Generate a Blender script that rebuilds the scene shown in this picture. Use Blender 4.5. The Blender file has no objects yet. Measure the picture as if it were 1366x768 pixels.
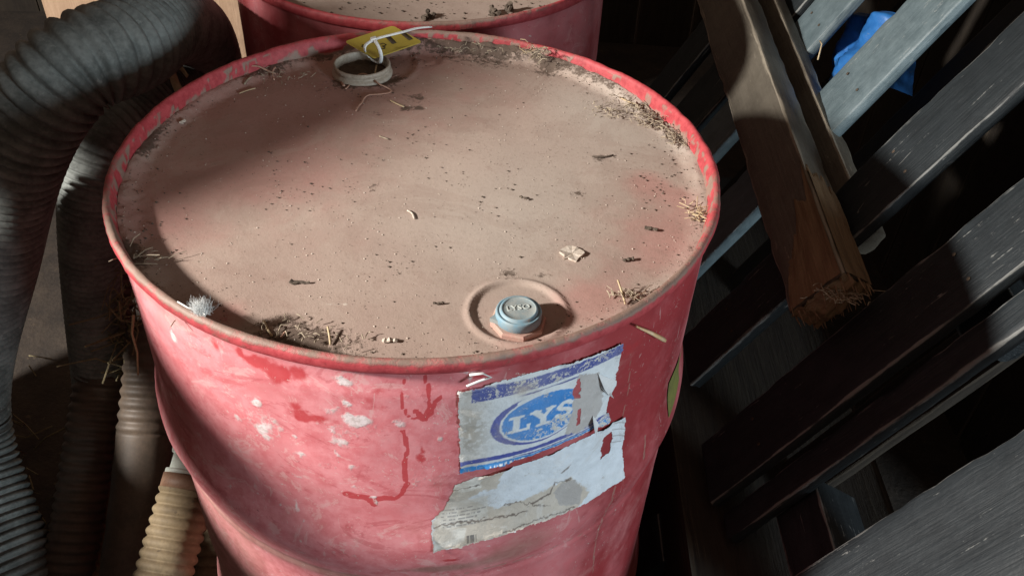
import bpy, bmesh, math, random
import numpy as np
from mathutils import Vector, Matrix

random.seed(7); rng = np.random.default_rng(7)
scene = bpy.context.scene
COL = scene.collection
H = 0.88                      # height of the drums

# ------------------------------------------------------------------ camera
cam_d = bpy.data.cameras.new('camera'); cam = bpy.data.objects.new('camera', cam_d); COL.objects.link(cam)
CAM = np.array([0.09578469, -0.72685608, 1.3221019])
def rot_zxz(a, b, c):
    return (Matrix.Rotation(a, 3, 'Z') @ Matrix.Rotation(b, 3, 'X') @ Matrix.Rotation(c, 3, 'Z'))
ROT = rot_zxz(-0.0007767, 0.87341422, 0.05396576)
cam.matrix_world = Matrix.Translation(Vector(CAM)) @ ROT.to_4x4()
FPX = 1144.7987
cam_d.sensor_width = 36; cam_d.lens = 36 * FPX / 1366
cam_d.clip_start = 0.02; cam_d.clip_end = 100
scene.camera = cam
RN = np.array(ROT)

# ------------------------------------------------------------------ world, lamps, exposure
world = bpy.data.worlds.new('World'); scene.world = world; world.use_nodes = True
bg = world.node_tree.nodes['Background']
bg.inputs[0].default_value = (1.0, 0.70, 0.53, 1); bg.inputs[1].default_value = 0.155
def area(name, loc, target, size, power, col, shape='DISK', sy=None):
    d = bpy.data.lights.new(name, 'AREA'); d.shape = shape; d.size = size
    if sy: d.size_y = sy
    d.energy = power; d.color = col
    o = bpy.data.objects.new(name, d); COL.objects.link(o); o.location = loc
    o.rotation_euler = (Vector(target) - Vector(loc)).to_track_quat('-Z', 'Y').to_euler()
    return o
area('doorway_light', (-2.202, -0.89, 1.928), (0, 0, .87), 0.21, 184, (1.0, 0.955, 0.89))
area('yard_light', (2.62, -2.42, 1.27), (.1, -.1, .75), 0.9, 82, (0.78, 0.92, 1.0), 'RECTANGLE', 0.7)
scene.view_settings.view_transform = 'Standard'; scene.view_settings.look = 'None'
scene.view_settings.gamma = 1; scene.view_settings.exposure = 0
scene.view_settings.use_curve_mapping = False

# ------------------------------------------------------------------ measuring helpers (photo pixel -> point on a real surface)
def ray(x, y): return RN @ np.array([(x - 683) / FPX, -(y - 384) / FPX, -1.0])
def on_plane(q, n, d):
    n = np.asarray(n, float); r = ray(*q); return CAM + r * ((d - n @ CAM) / (n @ r))
def at_z(q, z): return on_plane(q, (0, 0, 1), z)
def at_depth(q, t): return CAM + t * ray(*q)
R_B = 0.286
def on_drum(q, rad=R_B):                       # -> (angle, z)
    r = ray(*q); o = CAM[:2]; a = r[:2] @ r[:2]; b = 2 * o @ r[:2]; c = o @ o - rad * rad
    t = (-b - math.sqrt(max(b * b - 4 * a * c, 0))) / (2 * a); p = CAM + t * r
    return math.atan2(p[1], p[0]), p[2]

# ------------------------------------------------------------------ numpy noise
class VN:
    def __init__(s, seed): s.g = np.random.default_rng(seed).random((256, 256))
    def at(s, x, y):
        x = np.asarray(x, float); y = np.asarray(y, float)
        xi = np.floor(x).astype(int); yi = np.floor(y).astype(int); fx = x - xi; fy = y - yi
        fx = fx * fx * (3 - 2 * fx); fy = fy * fy * (3 - 2 * fy); g = s.g
        a = g[xi % 256, yi % 256]; b = g[(xi + 1) % 256, yi % 256]; c = g[xi % 256, (yi + 1) % 256]; d = g[(xi + 1) % 256, (yi + 1) % 256]
        return (a * (1 - fx) + b * fx) * (1 - fy) + (c * (1 - fx) + d * fx) * fy
    def fbm(s, x, y, o=4):
        v = 0; amp = .5; t = 0
        for k in range(o):
            v = v + amp * s.at(x * 2 ** k + 17.3 * k, y * 2 ** k + 5.1 * k); t += amp; amp *= .55
        return v / t
NZ = VN(3); NZ2 = VN(11)
def sstep(a, b, x):
    t = np.clip((x - a) / (b - a), 0, 1); return t * t * (3 - 2 * t)
def seg_dist(px, py, pts):
    d = np.full(np.shape(px), 1e9)
    for (ax, ay), (bx, by) in zip(pts[:-1], pts[1:]):
        vx, vy = bx - ax, by - ay; L = vx * vx + vy * vy + 1e-12
        t = np.clip(((px - ax) * vx + (py - ay) * vy) / L, 0, 1)
        d = np.minimum(d, np.hypot(px - ax - t * vx, py - ay - t * vy))
    return d
def in_poly(px, py, poly):
    r = np.zeros(np.shape(px), bool); n = len(poly); j = n - 1
    for i in range(n):
        xi, yi = poly[i]; xj, yj = poly[j]
        c = ((yi > py) != (yj > py)) & (px < (xj - xi) * (py - yi) / (yj - yi + 1e-15) + xi)
        r ^= c; j = i
    return r
def sdf_poly(px, py, poly):
    d = seg_dist(px, py, list(poly) + [poly[0]]); return np.where(in_poly(px, py, poly), -d, d)

# ------------------------------------------------------------------ objects
def tag(o, label=None, cat=None, group=None, kind=None):
    if label: o['label'] = label
    if cat: o['category'] = cat
    if group: o['group'] = group
    if kind: o['kind'] = kind
    return o
def empty(name, loc, label, cat, group=None):
    o = bpy.data.objects.new(name, None); COL.objects.link(o); o.location = loc; o.empty_display_size = .05
    return tag(o, label, cat, group)
def child_of(o, parent):
    o.parent = parent
    p = parent; off = Vector((0, 0, 0))
    while p: off += p.location; p = p.parent
    o.matrix_parent_inverse = Matrix.Translation(-off) if True else None
def link(name, me, mat, parent=None, smooth=True):
    o = bpy.data.objects.new(name, me); COL.objects.link(o)
    if mat is not None and not me.materials: me.materials.append(mat)
    if smooth: me.polygons.foreach_set('use_smooth', [True] * len(me.polygons))
    if parent is not None: child_of(o, parent)
    return o
def mesh(v, f, attrs=None):
    me = bpy.data.meshes.new('m'); me.from_pydata([tuple(map(float, p)) for p in v], [], [tuple(map(int, q)) for q in f])
    if attrs:
        for k, a in attrs.items():
            at = me.attributes.new(k, 'FLOAT_COLOR', 'POINT'); at.data.foreach_set('color', np.asarray(a, np.float32).ravel())
    me.update(); return me
def grid_faces(nu, nv, wrap=False, keep=None):
    i = np.arange(nu if wrap else nu - 1)[:, None]; j = np.arange(nv - 1)[None]
    i2 = (i + 1) % nu
    f = np.stack([i * nv + j + 0 * i, i2 * nv + j, i2 * nv + j + 1, i * nv + j + 1 + 0 * i], -1).reshape(-1, 4)
    return f if keep is None else f[keep.reshape(-1)]
class MB:
    def __init__(s): s.v = []; s.f = []
    def add(s, v, f):
        b = len(s.v); s.v += [tuple(map(float, p)) for p in v]; s.f += [tuple(b + int(k) for k in q) for q in f]
    def box(s, c, sx, sy, sz, X=(1, 0, 0), Y=(0, 1, 0), Z=(0, 0, 1)):
        X, Y, Z = map(np.array, (X, Y, Z)); c = np.array(c)
        v = [c + X * sx * a / 2 + Y * sy * b / 2 + Z * sz * d / 2 for a in (-1, 1) for b in (-1, 1) for d in (-1, 1)]
        s.add(v, [(0, 1, 3, 2), (4, 6, 7, 5), (0, 4, 5, 1), (2, 3, 7, 6), (0, 2, 6, 4), (1, 5, 7, 3)])
    def tube(s, pts, r, n=6, r2=None, flat=1.0):
        pts = np.array(pts, float); m = len(pts)
        r = np.linspace(r, r if r2 is None else r2, m) if np.isscalar(r) else np.asarray(r)
        v = []; up = None
        for i in range(m):
            t = pts[min(i + 1, m - 1)] - pts[max(i - 1, 0)]; t /= np.linalg.norm(t) + 1e-12
            if up is None:
                a = np.array([0, 0, 1.0]) if abs(t[2]) < .9 else np.array([1.0, 0, 0]); up = a - t * (a @ t)
            else: up = up - t * (up @ t)
            up /= np.linalg.norm(up) + 1e-12; sd = np.cross(t, up)
            for k in range(n):
                a = 2 * math.pi * k / n; v.append(pts[i] + r[i] * (math.cos(a) * up * flat + math.sin(a) * sd))
        f = [(i * n + k, i * n + (k + 1) % n, (i + 1) * n + (k + 1) % n, (i + 1) * n + k) for i in range(m - 1) for k in range(n)]
        f += [tuple(range(n))[::-1], tuple((m - 1) * n + k for k in range(n))]
        s.add(v, f)
    def lathe(s, prof, c=(0, 0), n=64, close=False):
        m = len(prof); v = [(c[0] + r * math.cos(2 * math.pi * i / n), c[1] + r * math.sin(2 * math.pi * i / n), z) for i in range(n) for r, z in prof]
        f = [(i * m + j, ((i + 1) % n) * m + j, ((i + 1) % n) * m + (j + 1) % m, i * m + (j + 1) % m) for i in range(n) for j in range(m if close else m - 1)]
        s.add(v, f)
    def build(s, name, mat, parent=None, smooth=True): return link(name, mesh(s.v, s.f), mat, parent, smooth)
def crom(pts, n=12):
    pts = [np.array(p, float) for p in pts]; P = [2 * pts[0] - pts[1]] + pts + [2 * pts[-1] - pts[-2]]; out = []
    for i in range(1, len(P) - 2):
        for k in range(n):
            t = k / n; a, b, c, d = P[i - 1:i + 3]
            out.append(.5 * (2 * b + (c - a) * t + (2 * a - 5 * b + 4 * c - d) * t * t + (3 * b - a - 3 * c + d) * t ** 3))
    out.append(pts[-1]); return np.array(out)
def resample(p, step):
    d = np.r_[0, np.cumsum(np.linalg.norm(np.diff(p, axis=0), axis=1))]; n = max(2, int(d[-1] / step) + 1); s = np.linspace(0, d[-1], n)
    return np.stack([np.interp(s, d, p[:, k]) for k in range(3)], 1), s

# ------------------------------------------------------------------ materials
class NT:
    def __init__(s, name):
        s.m = bpy.data.materials.new(name); s.m.use_nodes = True; s.t = s.m.node_tree; s.t.nodes.clear()
        s.out = s.t.nodes.new('ShaderNodeOutputMaterial'); s.b = s.t.nodes.new('ShaderNodeBsdfPrincipled')
        s.t.links.new(s.b.outputs[0], s.out.inputs[0]); s.tc = s.t.nodes.new('ShaderNodeTexCoord'); s.P = s.tc.outputs['Object']
    def L(s, a, b): s.t.links.new(a, b)
    def put(s, sock, v):
        if hasattr(v, 'links') or isinstance(v, bpy.types.NodeSocket): s.L(v, sock)
        elif isinstance(v, (tuple, list)): sock.default_value = tuple(v) + (1,) * (len(sock.default_value) - len(v)) if len(sock.default_value) > len(v) else v
        else: sock.default_value = v
    def noise(s, scale, detail=4, rough=.55, dist=0, vec=None, out='Fac'):
        n = s.t.nodes.new('ShaderNodeTexNoise'); n.inputs['Scale'].default_value = scale; n.inputs['Detail'].default_value = detail
        n.inputs['Roughness'].default_value = rough; n.inputs['Distortion'].default_value = dist; s.L(vec or s.P, n.inputs['Vector']); return n.outputs[out]
    def voro(s, scale, feature='F1', vec=None, out='Distance', rnd=1):
        n = s.t.nodes.new('ShaderNodeTexVoronoi'); n.feature = feature; n.inputs['Scale'].default_value = scale; n.inputs['Randomness'].default_value = rnd
        s.L(vec or s.P, n.inputs['Vector']); return n.outputs[out]
    def ramp(s, v, a, b, lo=0., hi=1.):
        n = s.t.nodes.new('ShaderNodeMapRange'); n.interpolation_type = 'SMOOTHSTEP'; s.put(n.inputs['Value'], v)
        for k, x in zip(('From Min', 'From Max', 'To Min', 'To Max'), (a, b, lo, hi)): s.put(n.inputs[k], x)
        return n.outputs[0]
    def math(s, op, a, b=0., c=None):
        n = s.t.nodes.new('ShaderNodeMath'); n.operation = op; s.put(n.inputs[0], a); s.put(n.inputs[1], b)
        if c is not None: s.put(n.inputs[2], c)
        return n.outputs[0]
    def add(s, a, b): return s.math('ADD', a, b)
    def mul(s, a, b): return s.math('MULTIPLY', a, b)
    def sub(s, a, b): return s.math('SUBTRACT', a, b)
    def mix(s, f, a, b):
        n = s.t.nodes.new('ShaderNodeMix'); n.data_type = 'RGBA'; s.put(n.inputs[0], f); s.put(n.inputs[6], a); s.put(n.inputs[7], b); return n.outputs[2]
    def attr(s, name):
        n = s.t.nodes.new('ShaderNodeAttribute'); n.attribute_name = name; q = s.t.nodes.new('ShaderNodeSeparateColor'); s.L(n.outputs['Color'], q.inputs[0])
        return q.outputs[0], q.outputs[1], q.outputs[2], n.outputs['Alpha'], n.outputs['Color']
    def map(s, scale=(1, 1, 1), vec=None):
        n = s.t.nodes.new('ShaderNodeMapping'); n.inputs['Scale'].default_value = scale; s.L(vec or s.P, n.inputs[0]); return n.outputs[0]
    def bump(s, h, strength=.3, dist=.001, prev=None):
        n = s.t.nodes.new('ShaderNodeBump'); n.inputs['Strength'].default_value = strength; n.inputs['Distance'].default_value = dist
        s.put(n.inputs['Height'], h)
        if prev is not None: s.L(prev, n.inputs['Normal'])
        return n.outputs[0]
    def done(s, col, rough=.6, normal=None, metal=0., spec=.5):
        s.put(s.b.inputs['Base Color'], col); s.put(s.b.inputs['Roughness'], rough); s.b.inputs['Metallic'].default_value = metal
        s.put(s.b.inputs['Specular IOR Level'], spec)
        if normal is not None: s.L(normal, s.b.inputs['Normal'])
        return s.m

def mat_body():
    t = NT('chalky_red_drum_paint'); W, Rd, Du, Dr, _ = t.attr('mask')
    n1 = t.noise(14, 6, .6); n2 = t.noise(60, 5, .65); n3 = t.noise(260, 3, .6); st = t.noise(9, 5, .6, 0, t.map((1, 1, .35)))
    red = t.mix(t.ramp(n1, .35, .7), (.30, .038, .044), (.235, .031, .036))
    pink = t.mix(t.ramp(n2, .3, .7), (.64, .245, .262), (.53, .14, .155))
    du = t.add(Du, t.mul(t.sub(n1, .5), .75)); du = t.add(du, t.mul(t.sub(n2, .5), .7)); du = t.add(du, t.mul(t.sub(st, .5), .5))
    c = t.mix(t.ramp(du, .15, .95), red, pink)
    w1 = t.ramp(t.noise(17, 9, .76, 2.2), .545, .60); c = t.mix(t.mul(t.mul(w1, .55), t.ramp(Du, .3, .9)), c, (.62, .36, .35))
    w2 = t.ramp(t.noise(12, 9, .76, 1.8, t.map((1, 1, 1.6))), .56, .61); c = t.mix(t.mul(w2, .42), c, (.36, .045, .055))
    br = t.ramp(t.add(Dr, t.mul(t.sub(n2, .5), .5)), .35, .9)         # brown dust; on the left flank also painted shade
    c = t.mix(t.mul(br, .75), c, t.mix(t.ramp(t.noise(48, 7, .72, .8), .35, .65), (.36, .22, .185), (.25, .13, .105)))
    sm = t.ramp(t.add(t.noise(5, 6, .65, .5, t.map((1, 1, 2.2))), t.mul(t.sub(n2, .5), .35)), .55, .75); c = t.mix(t.mul(sm, .25), c, (.55, .37, .34))
    rd = t.ramp(t.add(Rd, t.mul(t.sub(n2, .5), .7)), .42, .75)
    c = t.mix(t.mul(rd, .85), c, (.40, .028, .034))
    # fine scuffs and specks
    sp = t.ramp(t.add(t.noise(150, 4, .7), t.mul(t.sub(n1, .5), .25)), .665, .72)
    c = t.mix(t.mul(sp, .75), c, (.55, .47, .43))
    dk = t.ramp(t.add(t.noise(95, 5, .7, .4), t.mul(t.sub(st, .5), .3)), .70, .76)
    c = t.mix(t.mul(dk, .6), c, (.09, .03, .028))
    s2 = t.ramp(t.add(t.noise(330, 4, .75), t.mul(t.sub(t.noise(26, 3, .6), .5), .3)), .655, .70); c = t.mix(t.mul(s2, .55), c, (.60, .50, .46))
    sc = t.ramp(t.noise(1.0, 3, .6, 1.5, t.map((60, 60, 14))), .685, .71); c = t.mix(t.mul(sc, .35), c, (.58, .42, .40))
    w = t.ramp(t.add(t.mul(W, .85), t.add(t.mul(t.sub(n2, .5), .9), t.mul(t.sub(n3, .5), .7))), .40, .80)
    wc = t.mix(t.ramp(n3, .4, .65), (.66, .60, .60), (.48, .43, .41))
    c = t.mix(t.mul(w, .88), c, wc)
    h = t.add(t.mul(n3, .25), t.add(t.mul(n2, .5), t.mul(w, .6)))
    return t.done(c, t.add(.42, t.mul(t.ramp(du, .1, .9), .25)), t.bump(h, .35, .0012), spec=.4)

def mat_rim():
    t = NT('rim_paint_with_dust'); n1 = t.noise(22, 5, .6); n2 = t.noise(120, 5, .7); A, B, Cc, D, _ = t.attr('mask')
    c = t.mix(t.ramp(n2, .35, .7), (.42, .062, .070), (.30, .030, .038))
    d = t.ramp(t.add(t.add(A, t.mul(t.sub(n1, .5), .9)), t.mul(t.sub(n2, .5), .8)), .35, .75)
    c = t.mix(t.mul(d, .9), c, t.mix(n2, (.30, .235, .19), (.17, .12, .09)))
    k = t.ramp(t.noise(75, 5, .75), .66, .72); c = t.mix(t.mul(k, .7), c, (.07, .045, .035))
    return t.done(c, .6, t.bump(t.add(n2, d), .45, .0009), spec=.4)

def mat_lid():
    t = NT('dusty_red_lid'); Rd, Gy, Dk, Wh, _ = t.attr('mask')
    n1 = t.noise(9, 5, .6); n2 = t.noise(38, 5, .65); n3 = t.noise(190, 4, .7); n4 = t.noise(700, 2, .6)
    dust = t.mix(t.ramp(n1, .3, .7), (.390, .296, .248), (.345, .246, .206))
    dust = t.mix(t.mul(Gy, .8), dust, (.43, .365, .315))
    rs = t.add(t.add(Rd, t.mul(t.sub(n1, .5), .9)), t.mul(t.sub(n2, .5), .5))
    rosy = t.ramp(rs, .35, 1.0)
    c = t.mix(t.mul(rosy, .62), dust, (.44, .215, .19))
    fr = t.ramp(t.add(rs, t.mul(t.sub(n3, .5), .8)), .98 + .12, 1.42); c = t.mix(t.mul(fr, .75), c, (.30, .055, .06))
    c = t.mix(t.ramp(n3, .52, .75, 0, .32), c, (.20, .14, .105))
    wp = t.noise(6.5, 9, .74, 1.6); c = t.mix(t.ramp(wp, .52, .57, 0, .16), c, (.24, .15, .12)); wq = t.noise(11, 9, .76, 1.1); c = t.mix(t.ramp(wq, .57, .61, 0, .20), c, (.47, .38, .32))
    c = t.mix(t.ramp(n4, .6, .75, 0, .35), c, (.47, .40, .34))
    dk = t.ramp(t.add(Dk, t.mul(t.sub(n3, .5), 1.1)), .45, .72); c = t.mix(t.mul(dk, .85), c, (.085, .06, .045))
    sk = t.ramp(t.noise(120, 4, .75), .70, .74); c = t.mix(t.mul(sk, .6), c, (.12, .085, .065))
    w = t.ramp(t.add(Wh, t.mul(t.sub(n3, .5), 1.0)), .5, .65); c = t.mix(t.mul(w, .8), c, (.55, .48, .41))
    h = t.add(t.mul(n3, .6), t.add(t.mul(n4, .35), t.add(t.mul(dk, .8), t.mul(n2, .5))))
    return t.done(c, .85, t.bump(h, .33, .0012), spec=.2)

def mat_simple(name, c1, c2, scale=30, rough=.6, bump=.3, dist=.001, metal=0., spec=.5, stretch=(1, 1, 1), lo=.35, hi=.65, speck=None):
    t = NT(name); v = t.map(stretch); n = t.noise(scale, 6, .62, 0, v); n2 = t.noise(scale * 7, 4, .65, 0, v)
    c = t.mix(t.ramp(t.add(t.mul(n, .65), t.mul(n2, .35)), lo, hi), c1, c2)
    if speck: c = t.mix(t.mul(t.ramp(t.noise(scale * 3.1, 5, .7), .62, .70), speck[1]), c, speck[0])
    return t.done(c, rough, t.bump(t.add(n, t.mul(n2, .6)), bump, dist), metal, spec)

def mat_wood(name, dark, light, axis, worn=None, rough=.6, edge=.6, spec=.4, grain=1.):
    """sawn wood or painted wood; grain runs along axis; attribute 'mask'.r marks edges, .g runs across, .b is a per-board value"""
    t = NT(name); E, G, Bv, _, _ = t.attr('mask')
    n = t.t.nodes.new('ShaderNodeAttribute'); n.attribute_name = 'grain'; gv = n.outputs['Vector']
    g1 = t.noise(1.0, 6, .6, .6, t.map((4, 42, 42), gv)); g2 = t.noise(1.0, 4, .65, .2, t.map((12, 230, 230), gv)); n2 = t.noise(16, 6, .65); n3 = t.noise(130, 4, .7)
    n5 = t.noise(34, 6, .7, .3)
    c = t.mix(t.ramp(t.add(t.mul(t.add(t.mul(g1, .6), t.mul(g2, .4)), grain), t.mul(n5, 1 - grain)), .32, .68), dark, light)
    c = t.mix(t.ramp(n2, .45, .75, 0, .4), c, tuple(x * .6 for x in dark))
    if worn:
        w = t.ramp(t.add(t.add(t.mul(E, edge), t.mul(g2, .55)), t.mul(n2, .55)), .84, .98)
        c = t.mix(t.mul(w, .8), c, worn)
        s = t.ramp(t.add(t.mul(t.noise(1.0, 5, .7, .3, t.map((9, 150, 150), gv)), .62), t.add(t.mul(n3, .22), t.mul(t.noise(7, 3, .6), .3))), .675, .72); c = t.mix(t.mul(s, .75), c, worn)
        sc_ = t.ramp(t.noise(1.0, 3, .5, 1.2, t.map((22, 120, 120), gv)), .725, .745); c = t.mix(t.mul(sc_, .5), c, worn)
    return t.done(c, t.add(rough, t.mul(t.sub(n2, .5), .25)), t.bump(t.add(t.mul(g2, .8), t.add(g1, t.mul(n3, .5))), .7, .002), spec=spec)

M = {}
M['body'] = mat_body(); M['rim'] = mat_rim(); M['lid'] = mat_lid()
M['cap'] = mat_simple('faded_blue_cap', (.16, .29, .37), (.25, .31, .33), 60, .6, .3, .0005, speck=((.36, .31, .26), .75))
M['cap_dust'] = mat_simple('dust_grey_cap_top', (.21, .265, .28), (.30, .315, .30), 80, .8, .3, .0006, speck=((.45, .42, .37), .6))
M['emboss'] = mat_simple('worn_embossing', (.42, .45, .43), (.50, .52, .48), 120, .6, .2, .0004)
M['flange'] = mat_simple('dusty_pink_flange', (.42, .23, .19), (.37, .275, .22), 90, .8, .4, .0008, speck=((.12, .07, .05), .7))
M['ring'] = mat_simple('dirty_zinc_ring', (.44, .39, .32), (.27, .22, .17), 70, .55, .5, .0009, speck=((.08, .06, .045), .7))
M['hole'] = mat_simple('dirt_in_bung', (.06, .04, .03), (.11, .08, .055), 90, .95, .8, .002)
M['yellow'] = mat_simple('yellow_plastic_tag', (.46, .35, .055), (.38, .29, .05), 40, .4, .1, .0004, speck=((.30, .22, .06), .4))
M['ink'] = mat_simple('dark_print', (.035, .022, .012), (.07, .045, .02), 120, .6, .1, .0003)
M['tie'] = mat_simple('white_nylon', (.82, .85, .85), (.74, .78, .77), 50, .35, .1, .0004)
M['straw'] = mat_simple('dry_straw', (.42, .31, .18), (.55, .44, .28), 200, .7, .4, .0005)
M['straw2'] = mat_simple('grey_straw', (.24, .19, .135), (.40, .33, .24), 220, .8, .4, .0005)
M['root'] = mat_simple('pink_brown_fibre', (.40, .22, .16), (.50, .32, .24), 200, .7, .4, .0005)
M['crumb'] = mat_simple('dark_crumbs', (.055, .04, .03), (.13, .10, .075), 300, .95, .5, .0006)
M['crumb2'] = mat_simple('pale_crumbs', (.42, .34, .27), (.60, .53, .46), 300, .9, .5, .0006)
M['feather'] = mat_simple('white_down', (.72, .74, .74), (.60, .60, .58), 200, .9, .2, .0004)
M['splinter'] = mat_simple('fresh_splinter', (.62, .38, .15), (.72, .56, .38), 150, .6, .3, .0004)
M['paperflap'] = mat_simple('torn_white_paper', (.74, .76, .78), (.62, .64, .66), 60, .7, .2, .0004)
M['black_rubber'] = mat_simple('grey_black_hose', (.085, .092, .087), (.20, .212, .20), 26, .68, .3, .001, spec=.25, speck=((.27, .28, .26), .6))
M['tan_rubber'] = mat_simple('tan_hose', (.235, .175, .10), (.145, .105, .06), 22, .75, .4, .0015, speck=((.09, .065, .042), .75))
M['brown_rubber'] = mat_simple('dark_brown_hose', (.055, .040, .029), (.095, .067, .047), 24, .6, .3, .001, speck=((.15, .11, .08), .5))
M['coupling'] = mat_simple('pale_coupling', (.60, .64, .59), (.48, .49, .43), 50, .5, .3, .0008, speck=((.16, .12, .09), .7))
M['cuff'] = mat_simple('rust_brown_cuff', (.17, .085, .05), (.24, .14, .09), 40, .6, .3, .001)
M['tarp'] = mat_simple('blue_plastic_sheet', (.020, .115, .36), (.030, .16, .44), 18, .4, .35, .002, speck=((.20, .26, .32), .45))
M['floor'] = mat_simple('dark_earth_floor', (.020, .015, .012), (.042, .031, .023), 14, .95, .8, .006, speck=((.09, .065, .04), .7))
M['blackwood'] = mat_wood('black_painted_board', (.011, .0145, .017), (.025, .031, .035), 0, (.24, .245, .235), .58, .45, .35, grain=.6)
M['litwood'] = mat_wood('lit_black_board', (.085, .118, .132), (.15, .195, .212), 0, (.34, .36, .35), .5, .30, grain=.35)  # same black boards, coloured lighter to stand for the light on them
M['timber'] = mat_wood('dark_brown_timber', (.095, .082, .064), (.15, .132, .105), 0, (.32, .28, .22), .5, .55, grain=.55)
M['rawwood'] = mat_wood('broken_orange_wood', (.16, .10, .052), (.28, .19, .11), 0, (.36, .26, .15), .75)
M['splint'] = mat_simple('torn_wood_fibres', (.17, .105, .055), (.30, .21, .13), 120, .8, .4, .0006)
M['ply'] = mat_wood('tan_plywood', (.30, .195, .125), (.38, .26, .175), 0, None, .7)
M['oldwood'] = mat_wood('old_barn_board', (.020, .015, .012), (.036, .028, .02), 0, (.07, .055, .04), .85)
M['hay'] = mat_simple('old_hay', (.10, .082, .045), (.24, .20, .11), 60, .9, .4, .001)

# ------------------------------------------------------------------ the setting
def floor():
    n = 60; x = np.linspace(-4, 4, n); X, Y = np.meshgrid(x, x, indexing='ij'); Z = (NZ.fbm(X * 3 + 50, Y * 3 + 50) - .5) * .02 - .012
    me = mesh(np.stack([X, Y + 1, Z], -1).reshape(-1, 3), grid_faces(n, n)); tag(link('floor', me, M['floor']), kind='structure')
floor()

def plank(name, O, X, Y, Z, L, W, T, mat, parent, nseg=28, rnd=0.0015, seed=0, chip=.0012, bow=0.):
    """a sawn board: X runs along it, Y across, Z through; O is the middle of its face (Z=0 is the face, thickness goes to -Z)"""
    X, Y, Z = (np.array(a, float) for a in (X, Y, Z)); O = np.array(O, float); e = .004
    cs = []
    ny = 5
    for k in range(ny + 1): cs.append((-W / 2 + e + (W - 2 * e) * k / ny, 0, 0 if 0 < k < ny else .55))
    cs.append((W / 2 - e * .3, -e * .3, 1)); cs += [(W / 2, -e, .6), (W / 2, -T / 2, 0), (W / 2, -T + e, .6)]
    for k in range(ny + 1): cs.append((W / 2 - e - (W - 2 * e) * k / ny, -T, .4 if k in (0, ny) else 0))
    cs += [(-W / 2, -T + e, .6), (-W / 2, -T / 2, 0), (-W / 2, -e, .6), (-W / 2 + e * .3, -e * .3, 1)]
    m = len(cs); V = []; E = []; G = []
    off = seed * 7.31
    for i in range(nseg + 1):
        s = (i / nseg - .5) * L
        for k, (y, z, ed) in enumerate(cs):
            q = NZ.at(s * 8 + off, k * .7 + off) - .5; c = max(0, NZ2.fbm(s * 60 + off, (y + z) * 60 + off, 3) - .52) * chip * 6 * (ed > .5)
            yy = y - math.copysign(c, y) + q * rnd; zz = z - (c if z > -T / 2 else -c) + q * rnd + bow * ((s / L) ** 2 - .25)
            V.append(O + X * (s + (q * .006 if i in (0, nseg) else 0)) + Y * yy + Z * zz); E.append((ed, k / m, seed % 1, 1)); G.append((s + off, y, z, 1))
    f = [(i * m + k, (i + 1) * m + k, (i + 1) * m + (k + 1) % m, i * m + (k + 1) % m) for i in range(nseg) for k in range(m)]
    b = len(V); V += V[:m]; V += V[nseg * m:nseg * m + m]; E += [(.3, 0, 0, 1)] * (2 * m); G += [(y * .3, y, z, 1) for y, z, _ in cs] * 2
    f += [tuple(b + k for k in range(m)), tuple(b + m + k for k in range(m))[::-1]]
    me = mesh(V, f, {'mask': E, 'grain': G})
    bm = bmesh.new(); bm.from_mesh(me); bmesh.ops.recalc_face_normals(bm, faces=bm.faces); bm.to_mesh(me); bm.free()
    o = link(name, me, mat, parent)
    me.set_sharp_from_angle(angle=math.radians(50))
    return o

# added barrier out of view, its outline shaped to shade drum side and lid
AZ = math.radians(202); hx = np.array([math.cos(AZ), math.sin(AZ), 0]); sx = np.array([hx[1], -hx[0], 0])
bar = empty('shade_barrier', tuple(hx * .87), 'unseen slatted barrier, added left of the drum to shade it, with rails and ragged top', 'barrier')
def upright(s0, s1, top0, top1, k, low=.994):
    V = []; th = .025
    for d in (0, th):
        for s, z in ((s0, low), (s1, low), (s1, top1), (s0, top0)): V.append(hx * (.85 + d) + sx * s + np.array([0, 0, z]))
    f = [(0, 1, 2, 3), (7, 6, 5, 4), (0, 4, 5, 1), (1, 5, 6, 2), (2, 6, 7, 3), (3, 7, 4, 0)]
    G = [(z, s, 0, 1) for _ in (0, 1) for s, z in ((s0, 0), (s1, 0), (s1, top1), (s0, top0))]
    return link('plank', mesh(V, f, {'mask': [(0, 0, 0, 1)] * 8, 'grain': G}), M['oldwood'], bar, False)
xs = [(-.85, -.70, 1.05, 1.06), (-.70, -.55, 1.07, 1.07), (-.55, -.40, 1.06, 1.08), (-.40, -.25, 1.06, 1.06), (-.25, -.17, 1.035, 1.07), (-.17, -.06, 1.085, 1.112), (-.06, -.005, 1.125, 1.182),
      (-.005, .07, 1.186, 1.253), (.07, .15, 1.253, 1.318), (.15, .20, 1.292, 1.264), (.20, .32, 1.262, 1.255), (.32, .46, 1.21, 1.19)]
for k, (a, b, c, d) in enumerate(xs): upright(a + .0005, b - .0005 if k not in (3,) else b, c, d, k)

for k, (z0, z1) in enumerate(((.745, .925), (-.02, .665))): upright(-.85, .62, z1, z1, k, z0)
for s0 in (-.90, .62): upright(s0, s0 + .09, 1.3, 1.3, 9, -.02)

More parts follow.
